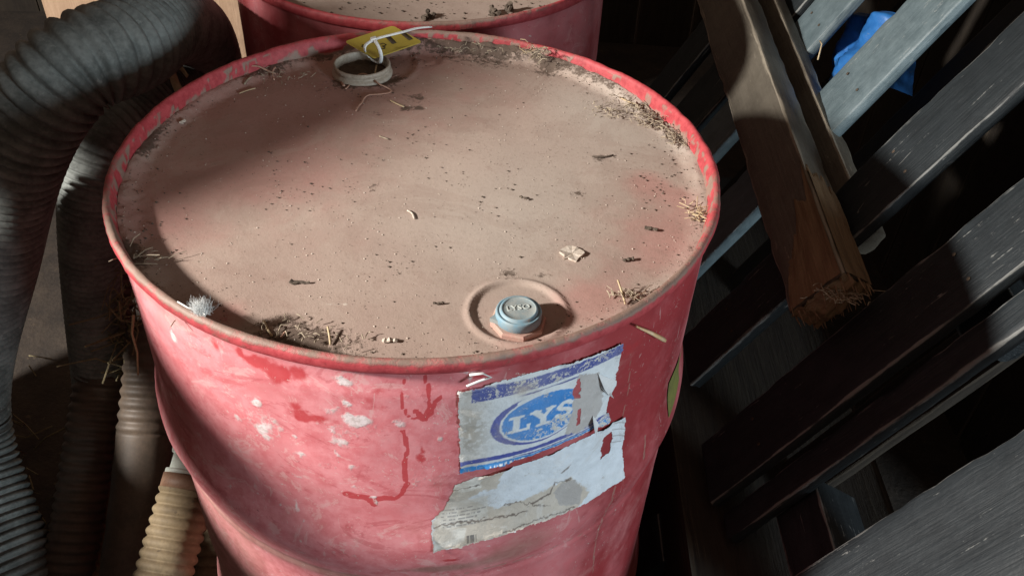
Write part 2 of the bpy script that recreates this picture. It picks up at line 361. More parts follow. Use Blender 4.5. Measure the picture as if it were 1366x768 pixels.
# back and right barn walls, dark
wall = empty('barn_wall', (1.02, .8, 0), 'dark board wall of the barn behind the leaning black pallet', 'wall')
for k in range(12):
    y = .1 + k * .18
    plank('board', (1.03, y + .09, 1.1), (0, 0, 1), (0, 1, 0), (-1, 0, 0), 2.3, .176, .02, M['oldwood'], wall, 10, seed=k + 60)
wall2 = empty('barn_wall', (0, 2.3, 0), 'dark rear board wall of the barn far behind the second drum', 'wall')
for k in range(15):
    x = -1.9 + k * .2
    plank('board', (x + .1, 2.3, 1.1), (0, 0, 1), (1, 0, 0), (0, -1, 0), 2.3, .196, .02, M['oldwood'], wall2, 8, seed=k + 90)

# ------------------------------------------------------------------ drums
BUNG = at_z((690, 415), .860)[:2]; BIG = np.array([-.0915, .228]); LZ = .860
def lid_h(x, y):
    r = np.hypot(x, y); z = LZ + .0 * r - .0015 * np.cos(r / .28 * 1.5)
    d = np.hypot(x - BUNG[0], y - BUNG[1]); z = z + .0022 * np.exp(-((d - .0395) / .0028) ** 2) - .0012 * sstep(.040, .034, d)
    d = np.hypot(x - BIG[0], y - BIG[1]); z = z + .0010 * np.exp(-((d - .061) / .004) ** 2) - .0008 * sstep(.061, .052, d)
    z = z + (NZ.fbm(x * 12 + 9, y * 12 + 9, 3) - .5) * .0022
    ang = np.arctan2(y, x); am = (.30 + .70 * sstep(.45, 1.15, ang)) * sstep(-.35, .1, ang) * sstep(2.2, 1.7, ang) + .35 * sstep(2.0, 2.4, np.abs(ang)) + .15
    z = z + sstep(.258, .2815, r) ** 1.5 * am * (.004 + .011 * NZ2.fbm(x * 22 + 5, y * 22 + 5, 3)) + (sstep(.250, .275, r) * am) * (NZ.fbm(x * 130 + 5, y * 130 + 5, 2) - .5) * .0035
    return z
def lid_at(q):
    p = at_z(q, LZ)
    for _ in range(3): p = at_z(q, float(lid_h(p[0], p[1])))
    return p
rc0 = BIG
def lid_mesh(main=True):
    nr, na = 135, 560; r = np.linspace(0.0005, .2818, nr); a = np.linspace(0, 2 * math.pi, na, endpoint=False)
    A, Rr = np.meshgrid(a, r, indexing='ij'); X = Rr * np.cos(A); Y = Rr * np.sin(A); Z = lid_h(X, Y) if main else LZ + 0 * X + (NZ.fbm(X * 12, Y * 12) - .5) * .002
    Rd = .18 + .16 * sstep(.05, -.2, X) + .16 * sstep(0, .2, Y) * sstep(.15, -.05, X); Gy = np.zeros(X.shape); Dk = np.zeros(X.shape); Wh = np.zeros(X.shape)  # Rd rises left and rear: reddish shade tint put into the lid colour
    if main:
        def bl(F, q, rx, amp, ry=None):
            p = lid_at(q); e = ((X - p[0]) / rx) ** 2 + ((Y - p[1]) / (ry or rx)) ** 2; F += amp * np.exp(-e)
        for q, rx, am in (((865, 243), .022, .8), ((905, 262), .02, .55), ((895, 300), .05, .4), ((850, 300), .08, .30), ((600, 100), .09, .15), ((640, 85), .05, .10), ((300, 255), .03, .1), ((470, 120), .09, .3),
                          ((560, 60), .05, .5), ((370, 250), .07, .1), ((230, 230), .10, .4), ((340, 150), .10, .45), ((200, 300), .05, .4), ((330, 330), .06, .0), ((450, 200), .09, .25), ((800, 400), .03, .5), ((298, 425), .016, .9), ((760, 420), .05, .35), ((660, 120), .09, .08), ((330, 300), .05, .0), ((690, 458), .04, .4), ((860, 340), .05, .3), ((500, 330), .06, .15)): bl(Rd, q, rx, am)  # red paint patches; left and rear ones also tint the lid's shaded part
        for q, rx, am in (((840, 160), .07, .9), ((780, 130), .06, .7), ((760, 240), .12, .6), ((890, 190), .04, .7), ((640, 300), .12, .45), ((700, 330), .1, .4)): bl(Gy, q, rx, am)
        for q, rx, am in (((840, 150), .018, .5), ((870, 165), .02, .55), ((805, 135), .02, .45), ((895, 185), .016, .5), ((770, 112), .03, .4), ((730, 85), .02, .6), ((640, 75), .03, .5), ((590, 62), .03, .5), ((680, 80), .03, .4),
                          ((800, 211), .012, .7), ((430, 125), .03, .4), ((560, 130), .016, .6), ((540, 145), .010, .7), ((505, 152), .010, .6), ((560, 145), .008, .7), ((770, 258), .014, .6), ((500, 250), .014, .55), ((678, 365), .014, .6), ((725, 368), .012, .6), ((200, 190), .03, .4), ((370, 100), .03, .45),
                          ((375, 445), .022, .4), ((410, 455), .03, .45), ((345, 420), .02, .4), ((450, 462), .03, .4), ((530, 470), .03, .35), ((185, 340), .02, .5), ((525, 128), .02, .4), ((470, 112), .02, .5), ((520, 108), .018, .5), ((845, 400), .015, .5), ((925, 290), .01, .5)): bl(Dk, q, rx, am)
        for q, rx, ry, am in (((763, 339), .009, .010, .9), ((448, 405), .02, .006, .6), ((275, 350), .012, .006, .5), ((232, 300), .01, .006, .4), ((545, 165), .012, .005, .4), ((700, 344), .012, .005, .45), ((830, 250), .01, .006, .5), ((350, 410), .012, .006, .4), ((870, 375), .008, .006, .4)): bl(Wh, q, rx, am, ry)
        ring = sstep(.262, .279, np.hypot(X, Y)); Dk += .50 * ring * (.4 + NZ.fbm(A * 9, Rr * 20, 3)); Dk += .30 * np.exp(-((np.hypot(X - rc0[0], Y - rc0[1]) - .045) / .02) ** 2); Gy += .4 * ring
        Dk += .35 * np.exp(-((np.hypot(X - BIG[0], Y - BIG[1]) - .06) / .008) ** 2) * (A * 0 + NZ.fbm(X * 40, Y * 40, 2))
    else: Gy += .4; Dk += .5 * sstep(.25, .279, Rr) * NZ.fbm(A * 9, Rr * 30, 3) * (np.cos(A - 5.2) > .3)
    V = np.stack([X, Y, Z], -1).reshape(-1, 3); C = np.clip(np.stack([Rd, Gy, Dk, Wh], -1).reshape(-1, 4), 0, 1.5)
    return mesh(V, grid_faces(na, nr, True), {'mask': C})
def body_r(z, ang):
    z = np.asarray(z, float); r = np.full(z.shape, R_B)
    r = r + .0092 * np.exp(-np.abs((z - .637) / .036) ** 2.4) + .0092 * np.exp(-np.abs((z - .27) / .036) ** 2.4)
    r = r - .0011 * np.exp(-((z - .586) / .003) ** 2) + .0005 * np.exp(-((z - .580) / .004) ** 2)
    r = r - .0016 * sstep(.836, .852, z) * sstep(.868, .858, z)
    s = ang * R_B; r = r + (NZ.fbm(s * 9 + 40, z * 9 + 40, 3) - .5) * .004 * sstep(.86, .82, z) + (NZ2.fbm(s * 40 + 40, z * 40, 2) - .5) * .0005
    return r
def body_mesh():
    a0 = np.radians(np.r_[np.arange(-172, 2, .45), np.arange(2, 188, 3.)]); z = np.r_[np.linspace(0, .5, 40), np.arange(.503, .869, .0024)]
    A, Zz = np.meshgrid(a0, z, indexing='ij'); Rr = body_r(Zz, A); X = Rr * np.cos(A); Y = Rr * np.sin(A); D = np.degrees(A); S = A * R_B
    W = np.zeros(A.shape); Rd = np.zeros(A.shape); Dr = np.zeros(A.shape)
    wob = (NZ.fbm(S * 90, Zz * 90, 3) - .5); wob2 = (NZ2.fbm(S * 90, Zz * 90, 3) - .5)
    def bl(F, q, w, h, amp=1.2):
        a, zc = on_drum(q); e = ((S - a * R_B + wob * .012) / w) ** 2 + ((Zz - zc + wob2 * .012) / h) ** 2; F[:] = np.maximum(F, amp * np.exp(-e * .9))
    for q, w, h, am in (((475, 562), .012, .007, 1.3), ((457, 512), .007, .005, 1.2), ((351, 572), .010, .014, 1.0), ((358, 585), .008, .01, .9), ((232, 447), .010, .006, 1.1), ((340, 536), .006, .006, 1.1), ((463, 539), .004, .004, 1.2), ((440, 545), .012, .007, .8), ((400, 605), .007, .005, 1.0), ((452, 588), .010, .008, .9),
                        ((446, 575), .006, .005, .8), ((395, 585), .004, .004, .9), ((316, 559), .006, .005, .8), ((400, 635), .01, .004, .7), ((468, 622), .006, .005, .8), ((450, 603), .004, .005, .9), ((378, 620), .004, .004, .8), ((500, 662), .006, .004, 1.2), ((506, 668), .005, .004, 1.1), ((475, 650), .006, .004, .9), ((535, 565), .007, .006, .8),
                        ((400, 672), .004, .010, 1.0), ((412, 690), .003, .004, .9), ((440, 713), .005, .004, .8), ((336, 530), .012, .003, .5), ((280, 480), .02, .01, .45), ((320, 500), .02, .012, .45), ((590, 585), .004, .004, .8), ((588, 607), .003, .003, .8), ((620, 497), .010, .003, .9), ((628, 503), .003, .006, .8), ((650, 490), .008, .003, .5),
                        ((265, 575), .003, .006, .5), ((280, 590), .003, .006, .5), ((318, 590), .008, .005, .4), ((350, 655), .004, .003, .8), ((375, 665), .003, .003, .8), ((330, 630), .005, .004, .4), ((455, 760), .005, .003, .8), ((378, 762), .004, .003, .7), ((690, 470), .006, .003, .5), ((873, 470), .004, .006, .35), ((860, 455), .004, .005, .4), ((800, 475), .008, .003, .4), ((868, 520), .003, .012, .3), ((350, 560), .035, .030, .60), ((255, 455), .022, .035, .56), ((465, 575), .045, .022, .54), ((430, 620), .05, .018, .50), ((560, 640), .03, .02, .48), ((300, 520), .03, .02, .54), ((540, 525), .02, .018, .42), ((640, 470), .02, .006, .45), ((850, 500), .008, .03, .36), ((480, 730), .05, .014, .42)): bl(W, q, w, h, am)
    for q, w, h, am in (((345, 486), .018, .010, 1.0), ((368, 500), .014, .012, 1.0), ((320, 470), .008, .010, .9), ((396, 500), .010, .014, .9), ((408, 556), .022, .009, .95), ((450, 565), .02, .008, .6), ((395, 545), .01, .01, .7), ((510, 520), .012, .006, .6), ((470, 535), .03, .012, .55), ((560, 610), .005, .012, .8), ((562, 600), .003, .008, .9),
                        ((285, 460), .008, .012, .7), ((500, 545), .02, .008, .55), ((690, 480), .05, .007, .8), ((640, 500), .03, .004, .7), ((830, 470), .05, .02, .55), ((580, 520), .01, .005, .6), ((600, 735), .012, .003, .8), ((855, 600), .004, .02, .5)): bl(Rd, q, w, h, am)
    def path(F, pts, w, amp=1.3):
        P = [(on_drum(q)[0] * R_B, on_drum(q)[1]) for q in pts]; d = seg_dist(S + wob * .004, Zz + wob2 * .004, P); F[:] = np.maximum(F, amp * sstep(w * 1.5, w * .6, d))
    for p, w in (([(538, 575), (542, 588), (543, 600), (540, 618), (539, 630), (542, 645), (537, 656), (529, 663)], .0018), ([(463, 659), (475, 661), (489, 662), (500, 670)], .0035), ([(506, 664), (524, 664)], .0032),
                 ([(537, 508), (537, 540), (545, 556), (560, 560), (571, 548), (573, 520), (568, 503)], .0011), ([(556, 548), (566, 560), (574, 548), (580, 535), (588, 530)], .002), ([(576, 540), (576, 552)], .002)): path(Rd, p, w)
    DK = np.zeros(A.shape)
    for p, w in (([(812, 640), (806, 665), (803, 690), (795, 720), (790, 768)], .0014), ([(857, 580), (850, 605)], .002), ([(800, 697), (740, 727), (660, 752), (590, 768)], .0007), ([(842, 470), (838, 520), (830, 560)], .0010)): path(DK, p, w, .9)
    du = .38 + .62 * sstep(-62, -88, D) + .12 * np.sin(D * .3) ; du -= .22 * sstep(-60, -40, D) ; du += .35 * sstep(.70, .60, Zz) * sstep(-20, -70, D)
    du += .38 * sstep(-45, -10, D)
    Dr = .42 * sstep(.66, .56, Zz) * sstep(-35, -75, D) + .25 * sstep(-108, -126, D) + .5 * np.exp(-((Zz - .585) / .008) ** 2) * sstep(-75, -95, D) + 0.3 * sstep(.835, .85, Zz)  # left flank term browns the paint to deepen the shade there
    def bl2(F, q, w, h, amp): a, zc = on_drum(q); F += amp * np.exp(-((S - a * R_B) / w) ** 2 - ((Zz - zc) / h) ** 2)
    bl2(Dr, (700, 710), .05, .03, .5); bl2(Dr, (590, 640), .03, .02, .5); bl2(Dr, (560, 700), .05, .03, .5); bl2(Dr, (650, 740), .05, .02, .35); bl2(Dr, (580, 750), .03, .008, .7)
    C = np.clip(np.stack([W, Rd, du, Dr], -1), 0, 1.4); C[..., 3] = np.maximum(C[..., 3], DK)
    return mesh(np.stack([X, Y, Zz], -1).reshape(-1, 3), grid_faces(len(a0), len(z), True), {'mask': C.reshape(-1, 4)})
def rim_mesh():
    prof = [(.2852, .8645), (.2885, .8655), (.2902, .8675), (.2915, .871), (.2917, .875), (.2908, .8785), (.289, .8802), (.2868, .8805), (.2848, .879), (.2837, .876), (.2830, .871), (.2822, .866), (.2812, .862), (.2795, .8598), (.2775, .8590)]
    n = 640; a = np.linspace(0, 2 * math.pi, n, endpoint=False); V = []; C = []
    near = np.maximum(sstep(-.2, .6, -np.sin(a)), .9 * np.exp(-((a - 1.62) / .42) ** 2)); low = np.cos(a - math.radians(-105))
    for i, t in enumerate(a):
        for j, (r, z) in enumerate(prof):
            w = (NZ.at(t * 16 + 90, j * .3) - .5) * .0013 + (NZ2.at(t * 70 + 90, j * .5) - .5) * .0005
            V.append(((r + w) * math.cos(t), (r + w) * math.sin(t), z + w * .7 + .0012 * math.sin(3 * t + 1)))
            top = 1 if 5 <= j <= 8 else (.25 if j > 8 else .45); inner = j >= 12
            C.append((.04 + .66 * top * (.35 + .65 * near[i]) + (.55 if inner else (.62 * float(sstep(.44, .64, NZ.fbm(t * 26, j * .55 + 7, 4))) if j >= 9 else 0)) + (.35 if j < 1 else 0) + 0, 0, 0, 1))
    return mesh(V, grid_faces(n, len(prof), True), {'mask': C})

drum = empty('steel_drum', (0, 0, 0), 'front red steel drum with dusty lid, blue cap and torn blue and white label', 'drum', 'red steel drums')
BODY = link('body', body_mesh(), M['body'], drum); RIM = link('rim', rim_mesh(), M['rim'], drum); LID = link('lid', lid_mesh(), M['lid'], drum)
bot = MB(); bot.lathe([(.001, .012), (.27, .012), (.283, .004), (.290, 0), (.290, .012), (.286, .016)], n=96); bot.build('base', M['rim'], drum)

drum2 = empty('steel_drum', (-0.06975, 0.62152, -0.0099), 'second red steel drum behind the first, dusty lid cut by the top edge', 'drum', 'red steel drums')
for src in (BODY, RIM):
    o = src.copy(); COL.objects.link(o); o.parent = drum2; o.matrix_parent_inverse = Matrix.Identity(4)
    o.rotation_euler = (0, 0, math.radians(195))
o = link('lid', lid_mesh(False), M['lid']); o.parent = drum2
M['plain_red'] = mat_simple('clean_dark_red_paint', (.20, .014, .022), (.26, .028, .038), 12, .5, .2, .001, speck=((.34, .17, .16), .5))

# small bung: octagonal flange, blue cap with embossing
def ngon_prism(mb, c, r, z0, z1, n, rot, bev=.0015):
    prof = [(r * 1.0, z0), (r, z1 - bev), (r - bev, z1), (.001, z1)]
    m = len(prof); V = [(c[0] + q * math.cos(rot + 2 * math.pi * i / n), c[1] + q * math.sin(rot + 2 * math.pi * i / n), z) for i in range(n) for q, z in prof]
    mb.add(V, [(i * m + j, ((i + 1) % n) * m + j, ((i + 1) % n) * m + j + 1, i * m + j + 1) for i in range(n) for j in range(m - 1)])
bz = float(lid_h(BUNG[0], BUNG[1]))
cb = at_z((692, 416), bz + .012)[:2]
mb = MB(); ngon_prism(mb, cb, .0228, bz - .004, bz + .0050, 8, math.radians(12)); fl = mb.build('flange', M['flange'], drum, False)
mb = MB(); cz = bz + .0047
mb.lathe([(.0175, cz), (.0185, cz + .001), (.0186, cz + .0075), (.0180, cz + .0092), (.0168, cz + .0096), (.0162, cz + .0089), (.0156, cz + .0089), (.0152, cz + .0105), (.0142, cz + .0114), (.0136, cz + .0114)], cb, 64); cap = mb.build('cap', M['cap'], drum)
mb = MB(); mb.lathe([(.0137, cz + .0113), (.0128, cz + .0106), (.008, cz + .0108), (.0005, cz + .0108)], cb, 48); capt = mb.build('cap_top', M['cap_dust'], drum)
mb = MB(); a0 = math.radians(196)
p0 = np.array([cb[0], cb[1], cz + .002])
mb.add([p0 + np.array([math.cos(a0) * r + s * -math.sin(a0) * w, math.sin(a0) * r + s * math.cos(a0) * w, h]) for h in (-.001, .003) for r, s, w in ((.016, 1, .006), (.016, -1, .006), (.0235, 0, 0))], [(0, 1, 2), (5, 4, 3), (0, 3, 4, 1), (1, 4, 5, 2), (2, 5, 3, 0)])
mb.build('pull_tab', M['cap_dust'], drum, False)
def text_mesh(txt, size, depth):
    cu = bpy.data.curves.new('t', 'FONT'); cu.body = txt; cu.size = size; cu.extrude = depth; cu.align_x = 'CENTER'; cu.align_y = 'CENTER'; cu.resolution_u = 2
    ob = bpy.data.objects.new('t', cu); COL.objects.link(ob); dg = bpy.context.evaluated_depsgraph_get(); dg.update()
    me = bpy.data.meshes.new_from_object(ob.evaluated_get(dg)); bpy.data.objects.remove(ob); bpy.data.curves.remove(cu); return me
me = text_mesh('LYSO', .0082, .0005); me.transform(Matrix.Translation((cb[0] - .0005, cb[1] + .001, cz + .0109)) @ Matrix.Rotation(math.radians(13), 4, 'Z')); link('lettering', me, M['emboss'], drum, False)

# large open bung ring
rz = float(lid_h(BIG[0], BIG[1])); rc = at_z((482.5, 82), .8745)[:2]; RR = .0315
mb = MB(); mb.lathe([(RR + .0030, rz - .002), (RR + .0036, rz + .003), (RR + .0030, rz + .0048), (RR + .0004, rz + .0058), (RR - .0002, rz + .0075), (RR + .0006, rz + .0085), (RR + .0016, rz + .0095), (RR + .0016, rz + .0128), (RR + .0006, rz + .0140), (RR - .0006, rz + .0140), (RR - .0014, rz + .0130), (RR - .0022, rz + .010), (RR - .003, rz + .006), (RR - .003, rz - .002)], rc, 72)
mb.build('bung_ring', M['ring'], drum)
mb = MB(); n = 24
V = []; 
for i in range(n):
    for j in range(n):
        x = (i / (n - 1) * 2 - 1); y = (j / (n - 1) * 2 - 1); V.append((rc[0] + x * (RR - .001) * math.sqrt(1 - y * y / 2), rc[1] + y * (RR - .001) * math.sqrt(1 - x * x / 2), rz + .001 + .005 * NZ.fbm(x * 5 + 9, y * 5 + 9)))
link('dirt_plug', mesh(V, grid_faces(n, n)), M['hole'], drum)

# ---------------------------------------------------------------- paper labels on the drum side
def paper_label(name, outline, step, paint, thick, parent):
    A = [(on_drum(q)[0] * R_B, on_drum(q)[1]) for q in outline]
    s0, s1 = min(p[0] for p in A) - .003, max(p[0] for p in A) + .003; z0, z1 = min(p[1] for p in A) - .003, max(p[1] for p in A) + .003
    s = np.arange(s0, s1, step); z = np.arange(z0, z1, step); S, Z = np.meshgrid(s, z, indexing='ij')
    tear = (NZ.fbm(S * 260, Z * 260, 3) - .5) * .004 + (NZ2.fbm(S * 700, Z * 700, 2) - .5) * .0016
    d = sdf_poly(S, Z, A) + tear * .7
    rgb, hole, wear, lift = paint(S, Z)
    lift = lift + .0022 * sstep(-.007, .0, d) * sstep(.46, .68, NZ2.fbm(S * 45 + 3, Z * 45, 3)); rgb = rgb * (.86 + .28 * NZ.fbm(S * 140 + 9, Z * 140, 4))[..., None]
    inside = (d < 0) & ~hole
    k = inside[:-1, :-1] & inside[1:, :-1] & inside[1:, 1:] & inside[:-1, 1:]
    rad = body_r(Z, S / R_B) + thick + lift
    V = np.stack([rad * np.cos(S / R_B), rad * np.sin(S / R_B), Z], -1).reshape(-1, 3)
    F = grid_faces(len(s), len(z), False, k); used = np.unique(F); mp = -np.ones(len(V), int); mp[used] = np.arange(len(used))
    C = np.concatenate([rgb, wear[..., None]], -1).reshape(-1, 4)
    return link(name, mesh(V[used], mp[F], {'print': C[used]}), M['label'], parent)
def mat_label():
    t = NT('printed_paper_label'); a, b, c, wear, colr = t.attr('print'); n1 = t.noise(60, 6, .7, .6); n2 = t.noise(330, 6, .75, .8); n3 = t.noise(700, 3, .7)
    ft = t.noise(18, 6, .7, .5)
    # wear rubs the print off down to dusty paper
    w = t.ramp(t.add(wear, t.add(t.mul(t.sub(n2, .5), 1.6), t.mul(t.sub(n1, .5), 1.2))), .46, .54)
    paper = t.mix(t.ramp(n1, .35, .65), (.67, .69, .71), (.55, .54, .51))
    col = t.mix(t.ramp(ft, .35, .75, .0, .22), colr, paper); col = t.mix(w, col, paper); col = t.mix(t.ramp(t.noise(30, 8, .75, 1.0), .54, .60, 0, .22), col, (.40, .36, .31)); col = t.mix(t.ramp(t.noise(22, 8, .75, 1.3), .57, .62, 0, .30), col, (.74, .75, .76))
    d = t.ramp(t.add(t.mul(n3, .4), t.mul(n1, .75)), .66, .78); col = t.mix(t.mul(d, .55), col, (.33, .29, .24))
    k = t.ramp(t.noise(170, 5, .75), .69, .74); col = t.mix(t.mul(k, .7), col, (.13, .10, .08))
    return t.done(col, .55, t.bump(t.add(n2, t.add(n1, t.mul(t.noise(35, 5, .6, 1.2), 2.0))), .6, .0012), spec=.4)
M['label'] = mat_label()
NAVY = np.array([.045, .065, .30]); BLUE = np.array([.012, .22, .64]); WHT = np.array([.69, .745, .79]); PAPER = np.array([.64, .63, .59]); GREYP = np.array([.46, .445, .44]); BEIGE = np.array([.48, .42, .34])
def lerp(C, f, c): C += f[..., None] * (c - C)
DP = lambda q: (on_drum(q)[0] * R_B, on_drum(q)[1])
def paint_top(S, Z):
    C = np.zeros(S.shape + (3,)) + WHT; wear = np.full(S.shape, .02); hole = np.zeros(S.shape, bool); lift = np.zeros(S.shape)
    j = (NZ.fbm(S * 500, Z * 500, 2) - .5) * .002; AA = .0005
    def F(d): return sstep(AA, -AA, d + j * .5)
    zt = DP((700, 500))[1]; top = .8433
    left = DP((622, 527))[0]; right = DP((829, 470))[0]
    lerp(C, sstep(left + .03, left, S) * .55, BEIGE)                                       # dusty left side
    band = F(np.maximum(np.abs(Z - .8365) - .0062 - .002 * sstep(left + .05, left, S), left + .004 - S)); lerp(C, band, NAVY * np.array([1.3, 1.3, 1.1]))
    wear = np.where(band > .5, .42 - .12 * sstep(right - .02, right, S), wear)
    ln = F(np.abs(Z - .8262) - .0009) * sstep(left + .04, left + .05, S) * sstep(right - .035, right - .05, S); lerp(C, ln, NAVY)
    # oval emblem: white letters on blue, navy crescent behind
    l = DP((669, 567)); b = DP((727, 580)); tp = DP((726, 525)); cx = DP((727, 552))[0]; cz = (b[1] + tp[1]) / 2; rx = cx - l[0]; rzz = (tp[1] - b[1]) / 2
    e = lambda x, z, a, bb: (np.hypot((S - x) / a, (Z - z) / bb) - 1) * min(a, bb)
    out = e(cx - .0035, cz - .0002, rx + .0060, rzz + .0038); lerp(C, F(out), NAVY * 1.25); wear = np.where(out < 0, .14, wear)
    gap = e(cx, cz, rx + .0020, rzz + .0021); lerp(C, F(gap), WHT)
    gap2 = np.maximum(e(cx + .002, cz + .004, rx + .002, rzz + .002), -(Z - cz)); lerp(C, F(gap2) * (S > l[0] + .012), WHT)
    inn = e(cx, cz, rx, rzz); lerp(C, F(inn), BLUE); wear = np.where(inn < 0, .27 + .22 * sstep(cz - .002, cz - .018, Z) * sstep(l[0] + .012, l[0] + .03, S) + .10 * sstep(cx, cx + .02, S), wear)
    # letters
    def box(x0, z0, x1, z1): return np.maximum(np.maximum(x0 - S2, S2 - x1), np.maximum(z0 - Z2, Z2 - z1))
    def seg(x0, z0, x1, z1, w): return seg_dist(S2, Z2, [(x0, z0), (x1, z1)]) - w
    h = .0175; zb = DP((684, 576))[1]; lx = DP((678, 575))[0]; S2 = lx + (S - lx) / 1.32; Z2 = zb + (Z - zb) / 1.08
    L = np.minimum.reduce([box(lx + .0028, zb, lx + .0068, zb + h), box(lx, zb, lx + .0138, zb + .0026), box(lx, zb + h - .0024, lx + .0098, zb + h), box(lx + .0118, zb, lx + .0138, zb + .0062)])
    yx = lx + .0150
    Y = np.minimum.reduce([seg(yx + .0022, zb + h - .001, yx + .0078, zb + .0085, .0021), seg(yx + .0132, zb + h - .001, yx + .0078, zb + .0085, .0015), box(yx + .0058, zb, yx + .0098, zb + .009), box(yx + .003, zb, yx + .0126, zb + .0022), box(yx - .0012, zb + h - .0022, yx + .0060, zb + h), box(yx + .0095, zb + h - .0022, yx + .0160, zb + h)])
    sx0 = yx + .0170; pts = [(sx0 + .0108, zb + .0135), (sx0 + .0080, zb + .0162), (sx0 + .0045, zb + .0160), (sx0 + .0018, zb + .0130), (sx0 + .0035, zb + .0102), (sx0 + .0085, zb + .0078), (sx0 + .0105, zb + .0048), (sx0 + .0080, zb + .0018), (sx0 + .0040, zb + .0014), (sx0 + .0010, zb + .0040)]
    Sl = seg_dist(S2, Z2, pts) - .0017
    lerp(C, F(np.minimum.reduce([L, Y, Sl]) - .0002), WHT)
    # lower bands
    b1 = F(np.abs(Z - .7575) - .0024 - .0006 * (NZ.at(S * 40, 0) - .5)); lerp(C, b1, NAVY * 1.2)
    b2 = F(np.abs(Z - .7482) - .0038); lerp(C, b2, BLUE * np.array([1.6, 1.05, .95]))
    pr = F(np.abs(Z - .7485) - .0009) * (NZ2.at(S * 900, 3) > .42) * (S > left + .02); lerp(C, pr, WHT)
    ln3 = F(np.abs(Z - .7532) - .0006) * (S > left + .04); lerp(C, ln3, NAVY)
    wear = np.where((b1 > .5) | (b2 > .5) | (ln3 > .5), .22 + .25 * sstep(left + .08, right, S), wear)
    # peeled grey area, tears and dirt
    pg = sdf_poly(S, Z, [DP(q) for q in ((773, 500), (798, 496), (804, 520), (803, 540), (792, 562), (770, 577), (752, 578), (762, 550), (766, 525))]) + j * 2
    f = sstep(.0006, -.0006, pg); lerp(C, f, GREYP); wear = np.where(pg < 0, -.4, wear); lift = np.where(pg < 0, -.0002, lift)
    dirt = np.exp(-((S - DP((628, 575))[0]) / .014) ** 2 - ((Z - DP((628, 575))[1]) / .028) ** 2) * (NZ.fbm(S * 300, Z * 300, 3) > .46); lerp(C, dirt * .55, np.array([.27, .23, .17]))
    dd = np.exp(-((S - DP((697, 520))[0]) / .008) ** 2 - ((Z - DP((697, 520))[1]) / .006) ** 2); lerp(C, dd * .8, BEIGE)
    for poly in (((769, 512), (773, 505), (775, 520), (771, 525), (775, 530), (766, 531), (764, 522)), ((771, 546), (775, 544), (773, 564), (769, 566)), ((813, 528), (817, 526), (817, 545), (808, 550)), ((822, 496), (825, 492), (824, 508), (821, 506)), ((816, 550), (822, 545), (823, 560), (816, 560))):
        hole |= sdf_poly(S, Z, [DP(q) for q in poly]) + j < 0
    return C, hole, wear, lift
out1 = [(610, 521), (640, 515), (700, 500), (760, 483), (830, 455), (826, 480), (823, 512), (812, 530), (810, 548), (814, 558), (812, 562), (786, 574), (740, 594), (690, 612), (650, 622), (613, 630)]
paper_label('paper_label', out1, .00058, paint_top, .0004, drum)
